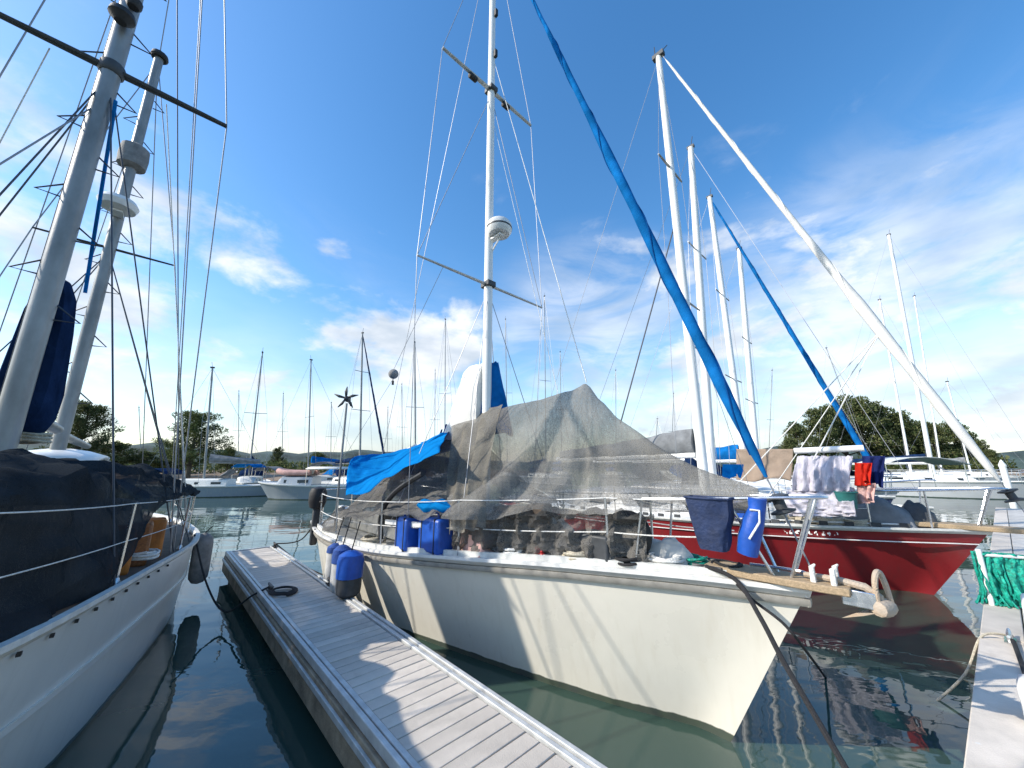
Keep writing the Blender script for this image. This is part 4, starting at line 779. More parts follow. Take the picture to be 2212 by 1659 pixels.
# ---- neighbours along the walkway beyond the red boat, and boats further off
def row_boat(bow, fwd, L, beam, hullm, mast_a, top, base_r, label, group, fb=1.0, cover='sailnavy', furl=None, furl_r=0.09, sp=((0.4, 0.8), (0.7, 0.6)), rake=0.6, boom_z=2.25, detail=True, name='sailboat', cab='white', mm='mast', lean=(0, 0), wr=0.008):
    fr = Fr(bow, fwd); hb = beam / 2
    pr = [(0, 0.0, fb * 1.12, 0.0), (L * .06, hb * .2, fb * 1.10, hb * .04), (L * .2, hb * .62, fb * 1.05, hb * .4), (L * .4, hb * .93, fb, hb * .78), (L * .6, hb, fb * .97, hb * .88), (L * .8, hb * .93, fb * .98, hb * .8), (L, hb * .68, fb * 1.02, hb * .5)]
    root = thing(name, fr.o, label, 'sailboat', group)
    hull(fr, pr, rake, K[hullm], root, p=1.0); deck(fr, pr, K['offwhite'], root); rubrail(fr, pr, K['offwhite'], root, 0.03, 0.06)
    cabin(fr, L * .24, L * .66, hb * .35, hb * .62, fb, 0.42, root, K[cab], 3, ws=L * .07)
    tp = fr(mast_a + lean[0], lean[1], top); bs = fr(mast_a, 0, fb + 0.3)
    ms = spar(bs, tp, base_r, base_r * .75, K[mm], root)
    for (t, hw) in sp:
        for s in (-1, 1):
            c = bs.lerp(tp, t); b = MB(); b.tube([c, c + fr.p * (s * hw) + UP * .02], 0.025, 6); b.build('spreader', K['alu'], ms)
    b = MB(); b.box(tp + UP * .04, 0.25, 0.12, 0.1, fr.f); b.tube([tp, tp + UP * 0.45 + fr.f * .1], 0.012, 5); b.build('masthead_fitting', K['darkgrey'], ms)
    for s in (-1, 1):
        cp = fr(mast_a + .2, s * hb * .85, fb); last = tp
        for (t, hw) in reversed(sp): q = bs.lerp(tp, t) + fr.p * (s * hw); wire(last, q, wr, K['wire'], root, 'shroud', n=4); last = q
        wire(last, cp, wr, K['wire'], root, 'shroud', n=4)
    wire(tp, fr(L - .1, 0, fb + .1), wr, K['wire'], root, 'backstay', n=4)
    fo = fr(0.1, 0, fb * 1.12 + .1); wire(fo, tp, wr, K['wire'], root, 'forestay', n=4)
    if furl: furled(fo, tp, furl_r, K[furl], root, seed=L, n=8)
    spar(fr(mast_a + .15, 0, boom_z), fr(L * .86, 0, boom_z - .05), 0.06, 0.05, K[mm], root, 'boom')
    if cover: sail_stack(fr, [(mast_a + .15, boom_z, boom_z + .6, .16), (lerp(mast_a, L * .86, .4), boom_z, boom_z + .42, .17), (L * .85, boom_z - .03, boom_z + .2, .1)], K[cover], root, 'sail_cover', L)
    b = MB(); rows = []
    for i in range(6):
        th = math.pi * (.08 + .5 * i / 5); rows.append([fr(L * .66 - .1 - .75 * (1 - math.sin(th)) + .0, hb * .6 * y, fb + .35 + .75 * math.sin(th) * (1 - .35 * abs(y) ** 3)) for y in (-1, -.75, -.4, 0, .4, .75, 1)])
    b.grid(rows); b.build('sprayhood', K[cover or 'sailnavy'], root, solid=.02)
    if detail:
        rp_ = [fr(L * .1, -hb * .36, fb + .62), fr(.1, -.18, fb + .72), fr(-.15, 0, fb + .72), fr(.1, .18, fb + .72), fr(L * .1, hb * .36, fb + .62)]
        b = MB(); b.tube(catmull(rp_, 4), 0.016, 6)
        for s in (-1, 1): b.tube([fr(.1, s * .18, fb + .72), fr(.2, s * .06, fb)], 0.015, 6); b.tube([fr(L * .1, s * hb * .36, fb + .62), fr(L * .1, s * hb * .33, fb)], 0.015, 6)
        b.build('pulpit', K['steel'], root)
        for side in (-1, 1): rail_set(fr, pr, root, [L * t for t in (.25, .4, .55, .7, .85, .97)], side, .6, ends=fr(L * .1, side * hb * .36, fb + .62), wr=0.008)
    return root, fr, pr
# boats berthed in the row past the red one; mast positions read off the row geometry
row_boat(W(0.1, 12.9), F, 10.5, 3.1, 'farwhite', 4.6, 13.7, 0.135, 'white sailboat berthed just beyond the red one, plain white mast', 'boats berthed along the walkway', lean=(-0.57, 0.0), cover='greycloth', sp=((0.36, 1.0), (0.66, .8)))
row_boat(W(-0.6, 16.5), F, 10.0, 3.1, 'farnavy', 3.9, 13.9, 0.125, 'sailboat with slim blue furled headsail berthed two boats past the red one', 'boats berthed along the walkway', furl='sailblue', furl_r=0.085, cover='sailblue', sp=((0.33, 1.0), (0.62, .8)))
row_boat(W(-0.6, 20.2), F, 9.5, 3.0, 'farwhite', 4.45, 12.9, 0.135, 'white sailboat berthed third past the red one', 'boats berthed along the walkway', cover='sailnavy', lean=(-.57, 0), sp=((0.32, 1.0), (0.58, .8)))
def headland_boat(u, v, ub, Y, L, hm, r, label, cover, sp):
    q = at_y(ub, 985, Y); t = at_y(u, v, Y); ma = L * .42; bow = Vector((q.x, Y, 0)) + F * ma; d = Vector((t.x - q.x, 0, 0))
    row_boat(bow, F, L, L * .3, hm, ma, t.z, r, label, 'boats moored past the walkway end', sp=sp, cover=cover, lean=(-d.dot(F), d.dot(N)))
headland_boat(1920, 508, 2006, 26, 11, 'farwhite', .13, 'sailboat with a tall bare mast before the wooded headland', 'sailnavy', ((.4, 1.0),))
headland_boat(1900, 648, 1960, 33, 9.5, 'fargrey', .09, 'smaller sailboat with a short thin mast before the headland', 'sailblue', ((.5, .8),))
headland_boat(2046, 825, 2088, 37, 9, 'fargrey', .07, 'grey sailboat with the lowest mast at the right end of the headland', 'greycloth', ((.55, .8),))
headland_boat(1975, 640, 2026, 40, 11, 'farwhite', .08, 'sailboat whose mast stands just right of the tall bare one', 'sailnavy', ((.45, .9),))
# across the fairway on the left
def far(u, vtop, ubase, Y, fwd, L, hm, label, mast_frac=0.42, furl=None, cover='sailnavy', r=0.075, sp=((0.5, .8),), fb=0.72, wr=0.010, cab='offwhite'):
    q = at_y(ubase, 1040, Y); fw = Vector(fwd).normalized(); bow = Vector((q.x, Y, 0)) + fw * (L * mast_frac)
    t = at_y(u, vtop, Y); sd = Vector((-fw.y, fw.x, 0)); d = Vector((t.x - q.x, 0, 0))
    return row_boat(bow, fw, L, L * .3, hm, L * mast_frac, t.z, r, label, 'sailboats across the fairway', fb=fb, furl=furl, cover=cover, sp=sp, detail=False, lean=(-d.dot(fw), d.dot(sd)), wr=wr, mm='alu', cab=cab)
far(459, 795, 440, 26, (-0.97, -0.25, 0), 8.2, 'fargrey', 'grey hulled sailboat moored in front of the lone casuarina', 0.46, furl=None, cover='greycloth', r=0.07)
far(567, 762, 536, 31, (0.5, -0.86, 0), 9.5, 'fargrey', 'grey sailboat with leaning mast right of the casuarina', 0.42, cover='sailnavy', r=0.06)
far(672, 778, 664, 33, (-0.6, -0.8, 0), 9.5, 'fargrey', 'grey sailboat with slim mast left of the wind turbine', 0.42, r=0.06, cover='sailblue')
far(783, 720, 776, 30, (0.75, -0.66, 0), 10.5, 'farnavy', 'dark hulled sailboat with the tall mast beside the wind turbine', 0.42, furl='sailnavy', r=0.085, sp=((.45, .8), (.72, .6)))
far(896, 740, 897, 34, (0.2, -0.98, 0), 10, 'farwhite', 'distant white sailboat with mast rising behind the blue tarpaulin', 0.42, r=0.08)
far(962, 690, 960, 44, (-0.3, -0.95, 0), 11, 'farwhite', 'most distant sailboat, thin mast just left of the stowed white sail', 0.42, r=0.06, wr=0.014)
far(1176, 640, 1180, 44, (0.4, -0.9, 0), 11, 'farwhite', 'distant sailboat with thin mast showing right of the main mast', 0.42, r=0.05, wr=0.014)
far(1420, 905, 1414, 60, (0.4, -0.9, 0), 9, 'farwhite', 'distant sailboat showing its short mast right of the net peak', 0.42, r=0.06, wr=0.012)
far(1785, 752, 1890, 52, (0.9, -0.4, 0), 11, 'farwhite', 'distant sailboat with leaning thin mast left of the headland', 0.42, r=0.05, wr=0.012)
for (u_, v_, ub_, Y_, lab_) in ((300, 880, 302, 58, 'hazy distant sailboat whose mast shows between the ketch shrouds and the casuarina'), (516, 845, 512, 60, 'small distant sailboat with short mast just right of the casuarina'), (612, 850, 606, 64, 'small distant sailboat left of the slim mast by the turbine'),
        (716, 870, 712, 62, 'small distant sailboat with short mast just left of the turbine pole'), (838, 880, 834, 66, 'small distant sailboat behind the hanging ball'), (868, 830, 868, 58, 'distant sailboat with short mast below right of the hanging ball'),
        (940, 800, 938, 60, 'distant sailboat with mast just above the right end of the blue tarpaulin'), (1092, 690, 1096, 50, 'distant sailboat whose thin mast rises right behind the blue mast cover'), (1210, 760, 1214, 58, 'distant sailboat with mast above the net ridge left of the peak'),
        (1330, 800, 1332, 56, 'distant sailboat with mast just right of the net peak'), (1455, 850, 1452, 66, 'small distant sailboat left of the white mast cluster'), (1668, 800, 1662, 60, 'distant sailboat with mast between the beige awning and the headland')):
    far(u_, v_, ub_, Y_, (0.3 + .2 * math.sin(u_), -0.95, 0), 9, 'fargrey' if u_ % 3 else 'farwhite', lab_, 0.42, r=0.055, wr=0.010, cover=('sailnavy', 'sailblue', 'greycloth')[u_ % 3])
# motor boat
mq = at_y(668, 1070, 24.5); gf = Fr((mq.x - 3.0, 24.0), (-0.98, -0.15, 0))
mb = thing('motor_boat', gf.o, 'blue grey motor boat with open cockpit canopy and pink tender on deck', 'motor boat')
GP = [(0, 0, 1.05, 0), (0.5, .45, 1.0, .15), (1.6, 1.0, .92, .6), (3.2, 1.25, .85, 1.0), (6.2, 1.2, .8, 1.05)]
hull(gf, GP, .7, K['fargrey'], mb); deck(gf, GP, K['offwhite'], mb); rubrail(gf, GP, K['white'], mb, .04, .07); cabin(gf, 1.2, 3.4, .5, .85, .88, .5, mb, K['fargrey'], 2)
b = MB(); b.grid([[gf(a, y, 1.95 - .12 * y * y) for y in (-1, -.5, 0, .5, 1)] for a in (3.0, 4.0, 5.4)]); b.build('canopy', K['sailwhite'], mb, solid=.04)
for a in (3.1, 5.3):
    for s in (-1, 1): b = MB(); b.tube([gf(a, s * .98, .85), gf(a, s * .96, 1.85)], .02, 6); b.build('canopy_pole', K['steel'], mb)
# tender on the motor boat
def dinghy(c, fwd, L, m, label, name='inflatable_dinghy'):
    fr = Fr(c, fwd); b = MB(); z = c[2]
    pts = [fr(L, -.48, z), fr(L * .6, -.52, z), fr(L * .25, -.46, z + .02), fr(.05, -.2, z + .1), fr(0, 0, z + .12), fr(.05, .2, z + .1), fr(L * .25, .46, z + .02), fr(L * .6, .52, z), fr(L, .48, z)]
    root = thing(name, fr(0, 0, z), label, 'dinghy'); b.tube(catmull(pts, 5), .17, 10); b.build('tube', m, root)
    b = MB(); b.grid([[fr(t * L, y, z - .1) for y in (-.45, 0, .45)] for t in (.12, .5, .98)]); b.build('floor', K['grey'], root, solid=.03)
    b = MB(); b.box(fr(L * .9, 0, z + .02), .05, .8, .3, fr.f); b.build('transom', K['white'], root); return root
q = gf(2.0, 0, 1.62); dinghy((q.x - .9, q.y, 1.6), (-1, 0, 0), 2.2, K['pink'], 'faded pink inflatable dinghy on the cabin of the grey motor boat')
# low canopies and covers of the crowded far moorings
def bimini(u, v, Y, w, d, m, label):
    q = at_y(u, v, Y); root = thing('bimini', (q.x, Y, q.z - .9), label, 'awning'); b = MB()
    b.grid([[Vector((q.x + (i / 6 - .5) * w, Y + (j / 4 - .5) * d, q.z - .35 * abs(i / 6 - .5) ** 2 * 4)) for j in range(5)] for i in range(7)]); b.build('canvas', m, root, solid=.03)
    for sx in (-1, 1):
        for sy in (-1, 1): b = MB(); b.tube([Vector((q.x + sx * w * .44, Y + sy * d * .44, q.z - .3)), Vector((q.x + sx * w * .44, Y + sy * d * .44, q.z - 1.5))], .02, 5); b.build('pole', K['steel'], root)
bimini(352, 1012, 25.6, 1.8, 1.6, K['sailnavy'], 'navy canvas bimini over the stern of the far grey sailboat')
bimini(540, 1000, 30.2, 1.7, 1.6, K['sailblue'], 'blue canvas bimini on the leaning mast sailboat')
bimini(586, 1008, 32.0, 1.8, 1.6, K['greycloth'], 'grey canvas bimini left of the pink dinghy')
bimini(706, 998, 32.6, 2.2, 1.6, K['greycloth'], 'grey canvas bimini beside the wind turbine pole')
bimini(1960, 988, 18.5, 4.2, 1.6, K['offwhite'], 'long white awning roof in front of the headland trees')
bimini(1790, 1012, 20.5, 2.0, 1.6, K['sailnavy'], 'dark awning behind the hanging pale sheet')

# ------------------------------------------------------------------ cloths, nets and gear
def sheet(ctrl, nu, nv, amp=0.03, fs=2.0, seed=0.0, aniso=(1, 1), drop=0.0, fold=0.0, foldn=9, pow_=1.0):
    """smooth cloth through a grid of control points, pushed in and out along its normal by folds that run along v"""
    cols = [catmull(r, max(2, nv // (len(r) - 1))) for r in ctrl]; m = len(cols[0]); rows = []
    lines = [catmull([c[j] for c in cols], max(2, nu // (len(ctrl) - 1))) for j in range(m)]; n = len(lines[0])
    P_ = [[lines[j][i] for j in range(m)] for i in range(n)]; out = []
    for i in range(n):
        row = []
        for j in range(m):
            du = P_[min(i + 1, n - 1)][j] - P_[max(i - 1, 0)][j]; dv = P_[i][min(j + 1, m - 1)] - P_[i][max(j - 1, 0)]
            nr = du.cross(dv); nr = nr.normalized() if nr.length > 1e-9 else UP
            u, v = i / (n - 1), j / (m - 1)
            d = amp * noise.noise(Vector((u * fs * aniso[0], v * fs * aniso[1], seed))) + amp * .45 * noise.noise(Vector((u * fs * 2.7 * aniso[0], v * fs * 2.7 * aniso[1], seed + 9)))
            if fold: d += fold * math.sin(u * foldn * 2 * math.pi + 1.5 * math.sin(v * 3 + seed) + 2 * noise.noise(Vector((u * 5, v * 1.2, seed + 2)))) * (0.15 + v ** pow_)
            row.append(P_[i][j] + nr * d - UP * (drop * 4 * v * (1 - v)))
        out.append(row)
    return out
# brown shade net: a tent from the bow to the mast, ridge over the centreline, hems tied to the lifelines
def net_row(ar, zr, as_, bs, zs, k=0.5):
    rr = mf(ar, 0, zr); out = []
    for s in (-1, 1):
        e = mf(as_, s * bs, zs); md = rr.lerp(e, 0.5) - UP * (0.10 + 0.05 * k); md2 = rr.lerp(e, 0.78) - UP * 0.10
        out.append((e, md2, md))
    return [out[0][0], out[0][1], out[0][2], rr, out[1][2], out[1][1], out[1][0]]
rows_ = [net_row(.22, 1.88, .25, .14, 1.80), net_row(.75, 2.06, .75, .30, 1.68, .6), net_row(1.3, 2.44, 1.15, .46, 1.64), net_row(1.66, 2.78, 1.42, .54, 1.62, .2), net_row(1.8, 2.96, 1.56, .58, 1.62, .2), net_row(1.98, 2.93, 1.7, .62, 1.62, .2), net_row(2.5, 2.89, 2.0, .74, 1.60, .4), net_row(3.3, 2.86, 2.45, .88, 1.52, .3), net_row(4.4, 2.82, 2.98, 1.02, 1.45, .2)]
b = MB(); g = sheet(rows_, 96, 72, 0.018, 6, 1.0, (2.2, 0.8), fold=0.0)
pkz = 2.98
for i, r in enumerate(g):
    for j, p_ in enumerate(r):
        sd_ = -1 if j < len(r) / 2 else 1; q = p_ - mf.o; a_ = -q.dot(mf.f); v = abs(j / (len(r) - 1) - .5) * 2; dd = math.hypot(a_ - 1.8, pkz - q.z)
        th = math.atan2(a_ - 1.8, pkz - q.z + .05)
        k_ = math.sin(th * 11 + 2.2 * noise.noise(Vector((th * 2, dd, 1)))) + .6 * math.sin(th * 23 + 3 * noise.noise(Vector((dd * 1.5, th * 3, 4))))
        r[j] = p_ + (mf.p * sd_ * .85 + UP * .3) * (0.070 * k_ * min(1, dd * .8) * min(1, v * 3) * (1 if a_ < 3.3 else .55)) + mf.p * sd_ * (.04 * max(0, v - .1) if a_ > 2.6 else 0)
b.grid(g); netm = tag(b.build('shade_net', K['net'], org=mf(2.4, 0, 1.5)), 'brown grey shade net tented over the foredeck of the cream boat', 'net')
# doubled cloth panel hung over the net beside the mast
rowsP = []
for t in (0, .35, .7, 1):
    tp = mf(lerp(3.25, 4.38, t), 0.0, lerp(2.90, 2.86, t)); bt = mf(lerp(2.50, 2.96, t), -lerp(.92, 1.06, t), lerp(1.42, 1.33, t)); rowsP.append([tp, tp.lerp(bt, .35) + UP * -.02 - mf.p * .05, tp.lerp(bt, .7) - UP * .04 - mf.p * .05, bt])
b = MB(); b.grid(sheet(rowsP, 36, 30, .015, 4, 51.0, fold=.035, foldn=3, pow_=.6)); tag(b.build('hanging_net', K['net2'], org=mf(3, -.5, 1.5)), 'doubled brown net panel hanging straight down beside the mast', 'net')
# second, darker net over the after part
rows2 = [net_row(4.05, 2.62, 3.05, 1.04, 1.50, .3), net_row(4.9, 2.45, 3.7, 1.22, 1.45), net_row(5.9, 2.15, 4.7, 1.36, 1.35), net_row(6.7, 1.85, 5.9, 1.36, 1.24), net_row(7.4, 1.6, 7.0, 1.18, 1.18)]
for i, r in enumerate(rows2):
    for j in (0, -1): r[j] = r[j] - UP * (0.22 if i >= 3 else 0.0)
b = MB(); b.grid(sheet(rows2, 48, 42, 0.09, 6, 4.0, (1.6, 1.0))); tag(b.build('shade_net', K['netdark'], org=mf(6, 0, 1.3)), 'dark shade net sloping down over the cockpit below the blue tarpaulin', 'net')
# bunched netting along the starboard side deck
rows3 = []
for a, zt, w_ in ((1.05, 1.60, .16), (1.45, 1.62, .26), (1.9, 1.58, .34), (2.3, 1.55, .36), (2.7, 1.48, .34), (3.05, 1.42, .28)):
    bs, h, _ = interp(MP, a); rows3.append([mf(a, -bs + .10 + w_, h + .42), mf(a, -bs + .12, zt), mf(a, -bs + .10, h + .36), mf(a, -bs + .08, h + .18), mf(a, -bs + .10, h + .06), mf(a, -bs + .28, h + .05)])
b = MB(); b.grid(sheet(rows3, 80, 40, 0.075, 11, 7.0, (2.0, .8), fold=.03, foldn=9, pow_=.3)); tag(b.build('net_bundle', K['netdark'], org=mf(2, -.5, 1.2)), 'loose dark netting bunched on the side deck behind the lifelines', 'net')
# blue tarpaulin over the boom end
rowsT = [[mf(4.5, 0.25, 2.45), mf(4.5, 0, 2.62), mf(3.9, -.55, 2.42), mf(3.15, -1.08, 2.20)], [mf(5.3, 0.3, 2.32), mf(5.3, 0, 2.48), mf(4.7, -.55, 2.28), mf(3.85, -1.10, 2.02)],
         [mf(6.25, 0.35, 2.20), mf(6.25, 0, 2.34), mf(5.5, -.6, 2.10), mf(4.3, -1.18, 1.88)], [mf(6.4, 0.2, 2.2), mf(6.25, -.5, 2.26), mf(5.7, -.9, 2.0), mf(4.75, -1.32, 1.66)], [mf(6.3, -0.6, 2.2), mf(6.05, -1.0, 2.17), mf(5.7, -1.2, 1.98), mf(5.15, -1.40, 1.62)]]
b = MB(); b.grid(sheet(rowsT, 40, 30, 0.05, 5, 12.0)); tag(b.build('tarpaulin', K['tarp'], org=mf(5.2, -.5, 1.9), solid=.004), 'bright blue tarpaulin slung over the boom aft of the brown net', 'tarpaulin')
for k, (a0_, z0_, a1_, z1_) in enumerate(((4.62, 2.55, 4.5, 2.78), (4.75, 2.54, 4.72, 2.74), (4.9, 2.5, 4.85, 2.66))):
    b = MB(); b.tube([mf(a0_, 0, z0_), mf(a1_, .02, z1_)], [.03, .012], 6)
    tag(b.build('tarp_tie', K['navycloth'], org=mf(a0_, 0, z0_)), ['knotted navy tie nearest the mast on the tarpaulin top', 'middle knotted navy tie on the tarpaulin top', 'knotted navy tie furthest aft on the tarpaulin top'][k], 'rope tie')
# dark spar bracing the tarp, seen through the after net
b = MB(); b.tube(catmull([mf(3.55, -1.06, 1.95), mf(4.1, -1.12, 1.72), mf(4.35, -1.18, 1.45), mf(4.3, -1.2, 1.1)], 5), .035, 8); tag(b.build('black_pole', K['black'], org=mf(4.3, -1.2, 1.0)), 'bent black pole propping the dark net above the side deck', 'pole')
# jerry cans
def jerry(c, X, w, d, h, m, label, group):
    c = Vector(c); X = Vector(X).normalized(); Y = UP.cross(X); root = thing('jerry_can', c, label, 'jerry can', group)
    b = MB(); b.box(c + UP * h * .45, w, d, h * .9, X); b.build('body', m, root, bevel=.035)
    b = MB(); b.tube([c + UP * h * .88 - X * w * .3, c + UP * h * 1.02 - X * w * .25, c + UP * h * 1.02 + X * w * .1, c + UP * h * .88 + X * w * .14], .016, 6); b.build('handle', m, root)
    b = MB(); b.lathe([(.035, 0), (.035, .05), (.028, .055)], c + UP * h * .88 + X * w * .32, 12); b.build('cap', K['black'], root)
    for s in (-.3, .3): b = MB(); b.box(c + UP * h * .45 + X * w * s, .018, d + .012, h * .905, X); b.build('strap', K['webbing'], root, bevel=.004)
h_ = interp(MP, 3.3)[1]
jerry(mf(3.84, -1.07, 1.03), mf.f, .30, .20, .43, K['bluejug'], 'narrower blue jerry can standing aft on the side deck', 'blue jerry cans')
jerry(mf(3.36, -.96, 1.06), mf.f, .46, .22, .43, K['bluejug'], 'wider blue jerry can standing forward under the rolled blue tarp', 'blue jerry cans')
b = MB(); p0_, p1_ = mf(4.2, -1.19, 1.33), mf(3.15, -.98, 1.36); b.box((p0_ + p1_) / 2, (p1_ - p0_).length, .035, .06, p1_ - p0_); tag(b.build('lashing_board', K['white'], org=p0_, bevel=.006), 'white board lashed along the stanchions in front of the jerry cans', 'board')
b = MB(); rr_ = [.03, .09, .11, .10, .11, .08, .02]; b.tube([mf(lerp(3.72, 3.1, i / 6), lerp(-1.0, -.9, i / 6), 1.56 + .02 * math.sin(i * 2)) for i in range(7)], rr_, 12, True, .75); tag(b.build('rolled_tarp', K['tarp'], org=mf(3.4, -.95, 1.45)), 'rolled bright blue tarp lying on top of the jerry cans', 'tarpaulin')
# navy bag and blue roll hanging from the bow rail
def bag(c, X, w0, w1, d, h, m, name, label, cat, slack=0.0):
    X = Vector(X).normalized(); Y = UP.cross(X); c = Vector(c); b = MB(); rows = []
    for i in range(13):
        t = i / 12; w = lerp(w1, w0, t ** .8); dd = d * (.75 + .25 * t); z = h * t; ring = []
        for k in range(20):
            th = 2 * math.pi * k / 20; e = 1 + .05 * noise.noise(Vector((math.cos(th) * 2, math.sin(th) * 2, t * 3 + w0 * 9))) + slack * noise.noise(Vector((math.cos(th) * 3.5, math.sin(th) * 3.5, t * 2.2 + 4)))
            sx = math.copysign(abs(math.cos(th)) ** .6, math.cos(th)); sy = math.copysign(abs(math.sin(th)) ** .6, math.sin(th)); ring.append(c + X * sx * w / 2 * e + Y * sy * dd / 2 * e + UP * z)
        rows.append(ring)
    b.grid(rows, True); b.f.append(tuple(range(19, -1, -1))); root = thing(name, c, label, cat); b.build('body', m, root)
    b = MB(); b.tube(rows[-1] + [rows[-1][0]], .011, 6); b.build('rim', m, root); return root
c = mf(.50, -.27, 1.42); bag(c, mf.f, .34, .20, .18, .38, K['navyjug'], 'canvas_bucket', 'dark navy tapered canvas bucket hanging on the bow rail', 'bucket', .22)
b = MB(); cc = [mf(.30, -.20, 1.41), mf(.27, -.20, 1.53), mf(.23, -.195, 1.65), mf(.20, -.19, 1.73), mf(.19, -.19, 1.81)]; root = thing('rolled_cover', cc[0], 'bright blue rolled canvas cover hanging upright beside the navy bucket', 'cover')
b.tube(cc, [.068, .075, .07, .055, .062], 14); b.build('roll', K['bluejug'], root); b = MB(); b.tube([cc[3] + mf.p * (-.06) - mf.f * .03, cc[3] + mf.p * (-.062) + mf.f * .03, cc[2] - mf.p * .07 + mf.f * .055, cc[1] - mf.p * .08 + mf.f * .02], .008, 5); b.build('tie', K['ropewhite'], root)
# fenders at the quarter
def fender(top, r, h, m, label, group, cover=None, cv=0.5, hang=.35):
    top = Vector(top); root = thing('fender', top - UP * h, label, 'fender', group); b = MB()
    b.lathe([(.02, 0), (r * .6, .02), (r * .95, h * .12), (r, h * .25), (r, h * .78), (r * .9, h * .9), (r * .5, h * .97), (.03, h)], top - UP * h, 18); b.build('body', m, root)
    if cover: b = MB(); b.lathe([(r * 1.05, h * (1 - cv)), (r * 1.06, h * .8), (r * .96, h * .92), (r * .5, h * .99), (.03, h * 1.01)], top - UP * h, 18); b.build('cover', cover, root)
    b = MB(); b.tube([top, top + UP * hang + N * .08], .008, 5); b.build('lanyard', K['ropedark'], root)
fender(W(-5.45, 1.99, 1.00), .115, .60, K['fender'], 'grey white fender with blue top hanging left of the big blue fender', 'fenders at the quarter', K['fendernavy'], .35)
fender(W(-5.08, 1.97, .99), .15, .55, K['darkgrey'], 'big dark fender with a bright blue cover at the quarter by the dock', 'fenders at the quarter', K['bluejug'], .55)
fender(W(-5.85, 2.03, .96), .10, .50, K['fender'], 'pale fender furthest aft on the quarter', 'fenders at the quarter', K['fendernavy'], .22)
# outboard engine on the stern rail
oc = mf(6.95, -1.24, 1.2); root = thing('outboard_motor', oc, 'black outboard engine clamped at the stern of the cream boat', 'outboard motor')
b = MB(); b.lathe([(.06, -.02), (.12, 0), (.15, .1), (.15, .26), (.12, .34), (.03, .37)], oc + UP * .1, 16); b.build('cowl', K['black'], root)
b = MB(); b.box(oc - UP * .22, .10, .12, .64, mf.f); b.build('leg', K['darkgrey'], root, bevel=.03); b = MB(); b.tube([oc + UP * .2, oc + UP * .22 + mf.f * .35], .02, 8); b.build('tiller', K['black'], root)
# wind turbine on its pole
tb = mf(7.1, -1.1, .97); hubp = at_n(750, 862, tb.dot(N)); tb = Vector((hubp.x, hubp.y, .95)) - mf.f * 0.0
root = thing('wind_turbine', tb, 'small wind generator on a thin pole at the stern of the cream boat', 'wind turbine')
b = MB(); b.tube([tb, hubp - UP * .08], .02, 8); b.build('pole', K['alu'], root)
yaw = Vector((0.25, -1, 0)).normalized(); sdv = Vector((-yaw.y, yaw.x, 0))
b = MB(); b.lathe([(.01, -.14), (.045, -.1), (.055, 0), (.045, .08), (.015, .13)], hubp, 12, yaw); b.build('generator', K['darkgrey'], root)
b = MB(); b.add([hubp - yaw * .12 + UP * .01, hubp - yaw * .34 + UP * .13, hubp - yaw * .38 - UP * .08], [(0, 1, 2)]); b.build('tail_fin', K['darkgrey'], root, solid=.01)
for k in range(5):
    w = R(90 + 72 * k); d_ = sdv * math.cos(w) + UP * math.sin(w); e_ = yaw.cross(d_); b = MB(); o_ = hubp + yaw * .10
    b.add([o_ + d_ * .03 - e_ * .012, o_ + d_ * .03 + e_ * .02 + yaw * .012, o_ + d_ * .12 + e_ * .035 + yaw * .012, o_ + d_ * .215 + e_ * .006, o_ + d_ * .215 - e_ * .006, o_ + d_ * .12 - e_ * .015], [(0, 1, 2, 3, 4, 5)]); b.build('blade', K['darkgrey'], root, solid=.008)
# anchor ball on a halyard
bc = at_n(850, 808, 2.75); root = thing('anchor_ball', bc, 'black hanging ball shape on a thin halyard left of the stowed sail', 'signal ball')
b = MB()
for ax in (Vector((1, .3, 0)), Vector((-.3, 1, 0)), Vector((.7, .7, .02))):
    ax.normalize(); ax2 = UP; n_ = 22; rad = .085
    b.lathe([(rad * math.sin(math.pi * t / 10), -rad * math.cos(math.pi * t / 10)) for t in range(1, 10)], bc, 16, UP); break
b.build('ball', K['grey'], root)
b = MB(); b.box(bc - UP * .155, .03, .03, .07, X=(1, 0, 0)); b.tube([bc - UP * .08, bc - UP * .13], .006, 5); b.build('weight', K['black'], root)
b = MB(); b.tube([mf(MA, -.85, 4.9), bc + UP * .085], .0035, 4); b.build('halyard', K['wire'], root)
b = MB(); b.tube([bc - UP * .085, mf(6.8, -1.25, 1.5)], .0035, 4); b.build('downhaul', K['wire'], root)
# anchor on the bow roller
AN = lambda a, p_, z: mf(-.275 + a * .52, p_ * .7, 1.245 + (z - 1.19) * .58)
an = thing('anchor', AN(0, 0, 1.12), 'rusty galvanised plough anchor stowed on the bow roller', 'anchor')
b = MB(); b.tube([AN(.55, 0, 1.27), AN(.2, 0, 1.27), AN(-.06, 0, 1.24), AN(-.17, 0, 1.16), AN(-.20, 0, 1.04)], [.018, .022, .026, .028, .024], 8); b.build('shank', K['rust'], an)
b = MB(); b.tube(catmull([AN(-.16, -.05, 1.12), AN(-.165, -.055, 1.30), AN(-.19, -.03, 1.41), AN(-.22, .03, 1.41), AN(-.25, .06, 1.28), AN(-.27, .07, 1.10)], 6), .016, 8); b.build('roll_bar', K['rust'], an)
b = MB(); c = AN(-.20, 0, 1.06); b.lathe([(.02, -.07), (.045, -.06), (.055, 0), (.045, .06), (.02, .07)], c, 10, (mf.p + mf.f * .4)); b.build('crown', K['rust'], an)
